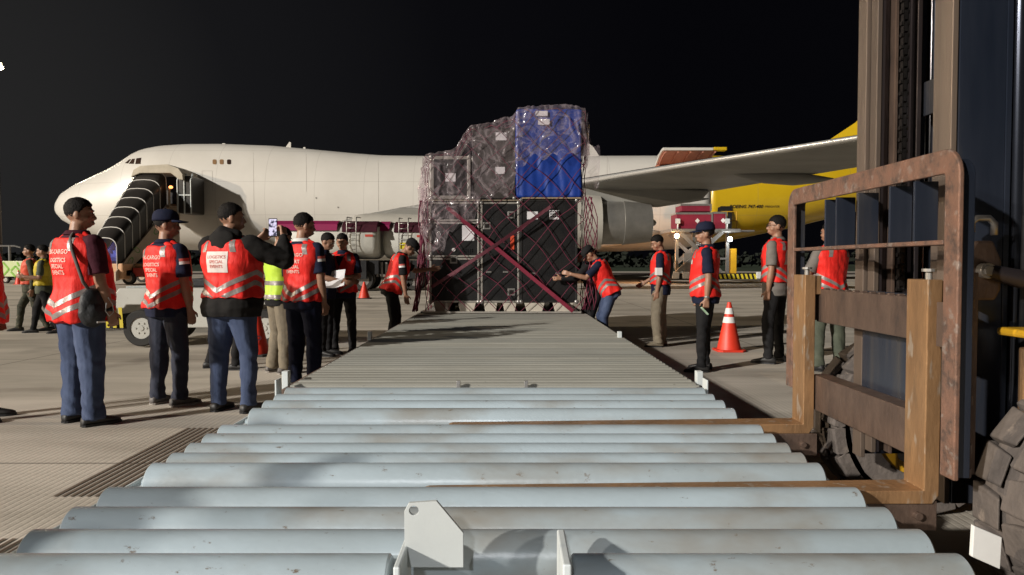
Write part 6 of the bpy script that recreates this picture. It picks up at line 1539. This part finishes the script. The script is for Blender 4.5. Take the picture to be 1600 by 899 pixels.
# 7 man reading papers, faces the camera
p7 = person('man in red vest facing the camera and reading white papers', 536, 10.3, 172, 1.66, head=(6, 16), shirt='navy', pants='dark', front='v', skin='skinl', arms=(((.22, .10, -1), (-.75, .75, .10)), ((.22, .10, -1), (-.85, .65, .0))), vox=.0095, curl=(.5, .5), palm=((0, 0, 1), (0, 0, 1)))
def paper(label, c, w, h, rot):
    mb = MB(); Rm = rot; n = 8
    vs = [Vector(c)+Rm @ Vector((w*(i/n-.5), h*(j/n-.5), .012*math.sin(i*.7+j*.4))) for i in range(n+1) for j in range(n+1)]
    k = len(vs); nn_ = Rm @ Vector((0, 0, .0015)); vs += [v+nn_ for v in vs]
    q = [(i*(n+1)+j, (i+1)*(n+1)+j, (i+1)*(n+1)+j+1, i*(n+1)+j+1) for i in range(n) for j in range(n)]
    mb.add(vs, q+[tuple(a+k for a in f[::-1]) for f in q]); tag(mb.build('paper_sheet', M['paper'], None, smooth=True, recalc=False), label, 'paper')
paper('upright white paper sheet in the hands of the man facing the camera', P_(519, 436, 9.85), .36, .24, Matrix.Rotation(R(62), 3, 'X') @ Matrix.Rotation(R(-12), 3, 'Y'))
paper('lower flat white paper sheet held between the flag sleeved man and the reader', P_(513, 445, 9.55), .34, .26, Matrix.Rotation(R(18), 3, 'X') @ Matrix.Rotation(R(-8), 3, 'Y'))
# 8 man bending at the left side of the cargo
person('man in black cap leaning to the left side of the netted cargo', 612, 10.7, -78, 1.66, lean=20, head=(-5, 28), girth=1.05, shirt='dark', pants='dark', cap='dark', flag=1, arms=(((.1, .05, -1), (-.05, .15, -1)), ((.15, .75, -.6), (.1, .95, .1))), vox=.0095, legs=(((.10, .05, -1), (.03, -.12, -1)), ((.10, .2, -1), (.03, -.1, -1))))
# soldiers walking at far left
person('soldier in orange vest and camouflage walking at the far left', 47, 13.6, 118, 1.62, head=(-2, 4), shirt='camo', sleeve='long', vest='vest2', strips=None, pants='camo', vox=.012, skin='skinl', hem=.92, arms=(((.12, .12, -1), (.02, .25, -1)), ((.12, -.2, -1), (.02, .1, -1))), legs=(((.08, .42, -1), (.02, .12, -1)), ((.08, -.25, -1), (.02, -.5, -1))))
person('soldier in yellow vest and dark trousers walking beside the orange vested soldier', 68, 13.2, 108, 1.60, head=(0, 6), shirt='olive', sleeve='short', vest='vestyel', strips=None, pants='dark', vox=.012, skin='skinl', hem=.92, arms=(((.12, .2, -1), (-.1, .9, -.1)), ((.12, .1, -1), (0, .9, .1))), legs=(((.08, .40, -1), (.02, .15, -1)), ((.08, -.25, -1), (.02, -.45, -1))))
person('person in pale shirt almost hidden behind the maroon shirted man', 84, 13.9, 110, 1.60, shirt='grey', vest='vestyel', strips=None, pants='dark', vox=.014, hem=.92)
# left edge sliver
person('person cut by the left picture edge, dark trousers and red vest', -34, 5.85, -75, 1.68, shirt='maroon', vest='vest', pants='dark', text=None, vox=.011, flare=.02, hem=.80, head=(0, 0))
# 11 bending man right of the cargo
person('man in black cap and blue jeans bending to the right side of the cargo', 954, 11.0, 82, 1.60, lean=26, head=(0, 22), shirt='navy', pants='denim', cap='dark', vox=.0095, girth=1.05, hem=.86,
       arms=(((.25, .65, -.75), (.0, 1, .22)), ((.20, .65, -.7), (.05, 1, .25))), legs=(((.10, .42, -1), (.03, -.38, -1)), ((.12, .25, -1), (.03, -.20, -1))))
person('person in dark clothes crouched in the gap right of the cargo', 931, 11.35, 95, 1.58, lean=24, head=(0, 20), shirt='dark', pants='dark', vest=None, vox=.013, sleeve='long', arms=(((.2, .7, -.7), (0, 1, 0)), ((.2, .7, -.7), (0, 1, 0))), legs=(((.1, .5, -1), (0, -.45, -1)), ((.1, .3, -1), (0, -.3, -1))))
# 13 khaki trousers, head down
p13 = person('man in red vest and khaki trousers looking down, holding a small white box', 1032, 11.1, 72, 1.68, head=(22, 26), shirt='navy', pants='khaki', loose=.016, shoes='khaki', vox=.0095, arms=(((.15, .25, -1), (.1, .75, -.45)), ((.10, .0, -1), (.02, .15, -1))), hem=.90, legs=(((.1, .03, -1), (.03, -.06, -1)), ((.08, .1, -1), (.03, -.06, -1))))
c_ = P_(1029, 425, 10.85); mb = MB(); mb.box(c_.x-.045, c_.x+.045, c_.y-.06, c_.y+.06, c_.z-.05, c_.z+.06); tag(mb.build('small_box', M['white'], None, bevel=.004), 'small white box in the hand of the man in khaki trousers', 'box')
m_ = MB(); m_.ell((X_(1043, 11.3), 11.35, 1.20), .10, .16, .22); me = remesh(m_, .02, 2)
o = bpy.data.objects.new('backpack', me); me.materials.clear(); me.materials.append(M['bag']); C.objects.link(o); tag(o, 'black backpack behind the man in khaki trousers', 'backpack')
# 14 capped man with green packet
p14 = person('man in navy cap and black trousers facing left, holding a green packet', 1102, 8.55, 76, 1.70, head=(8, 4), girth=1.08, shirt='navy', pants='dark', cap='navy', skin='skin', vox=.0082, front='badge', hem=.86,
             arms=(((.10, .12, -1), (.05, .20, -1)), ((.10, -.08, -1), (.05, .08, -1))), curl=(.7, .8), legs=(((.08, .0, -1), (.03, -.02, -1)), ((.08, .08, -1), (.02, .0, -1))))
for sd in (-1,):
    w_ = p14['W'](p14['wr'][sd]+Vector((0, .02, -.13)))
    mb = MB(); mb.bar(w_+Vector((-.045, -.02, .035)), w_+Vector((.03, -.02, -.045)), .018, .055, (0, 1, 0)); t_ = mb.build('packet', pm('green_white_packet', (.18, .40, .20), (.55, .62, .52), 25, .5), None, bevel=.003)
    tag(t_, 'small green and white packet in the hand of the man in the navy cap', 'packet')
    dd = (p14['wr'][sd]-p14['el'][sd]).normalized(); m_ = MB(); m_.cyl(p14['W'](p14['wr'][sd]-dd*.035), p14['W'](p14['wr'][sd]-dd*.01), .033, n=18)
    tag(m_.build('wristwatch', M['steel'], None, smooth=True), 'steel wristwatch on the man in the navy cap', 'watch')
# 15 man with glasses
person('tall man with glasses, grey shirt and white patched red vest, back turned at the right', 1212, 9.25, 52, 1.83, head=(30, 0), shirt='grey', pants='dark', glasses=True, patch=True, text=None, vox=.0085, hem=.90, hairlen=.1, girth=.98,
       arms=(((.10, -.02, -1), (.02, .12, -1)), ((.12, -.03, -1), (.02, .15, -1))), curl=(.4, .7), legs=(((.10, .02, -1), (.02, -.03, -1)), ((.12, .10, -1), (.02, -.05, -1))))
# 16 man behind the load backrest
person('man in grey shirt and green trousers seen through the forklift load backrest', 1296, 8.6, 25, 1.72, head=(10, 2), shirt='grey', pants='olive', loose=.01, vox=.0095, girth=1.1,
       arms=(((.25, .3, -1), (-.3, .8, -.2)), ((.30, .35, -1), (-.4, .8, -.2))), legs=(((.16, .02, -1), (.03, -.03, -1)), ((.16, .05, -1), (.03, -.03, -1))))
# two onlookers beside the dolly, left of the frame: their shadows fall across the rollers
person('onlooker in red vest and dark trousers beside the near end of the roller dolly', 0, .80, -60, 1.72, x=-3.1, shirt='navy', pants='dark', vox=.014)
person('onlooker in red vest and jeans beside the middle of the roller dolly', 0, 1.60, -50, 1.70, x=-3.8, shirt='dark', pants='denim', vox=.014)
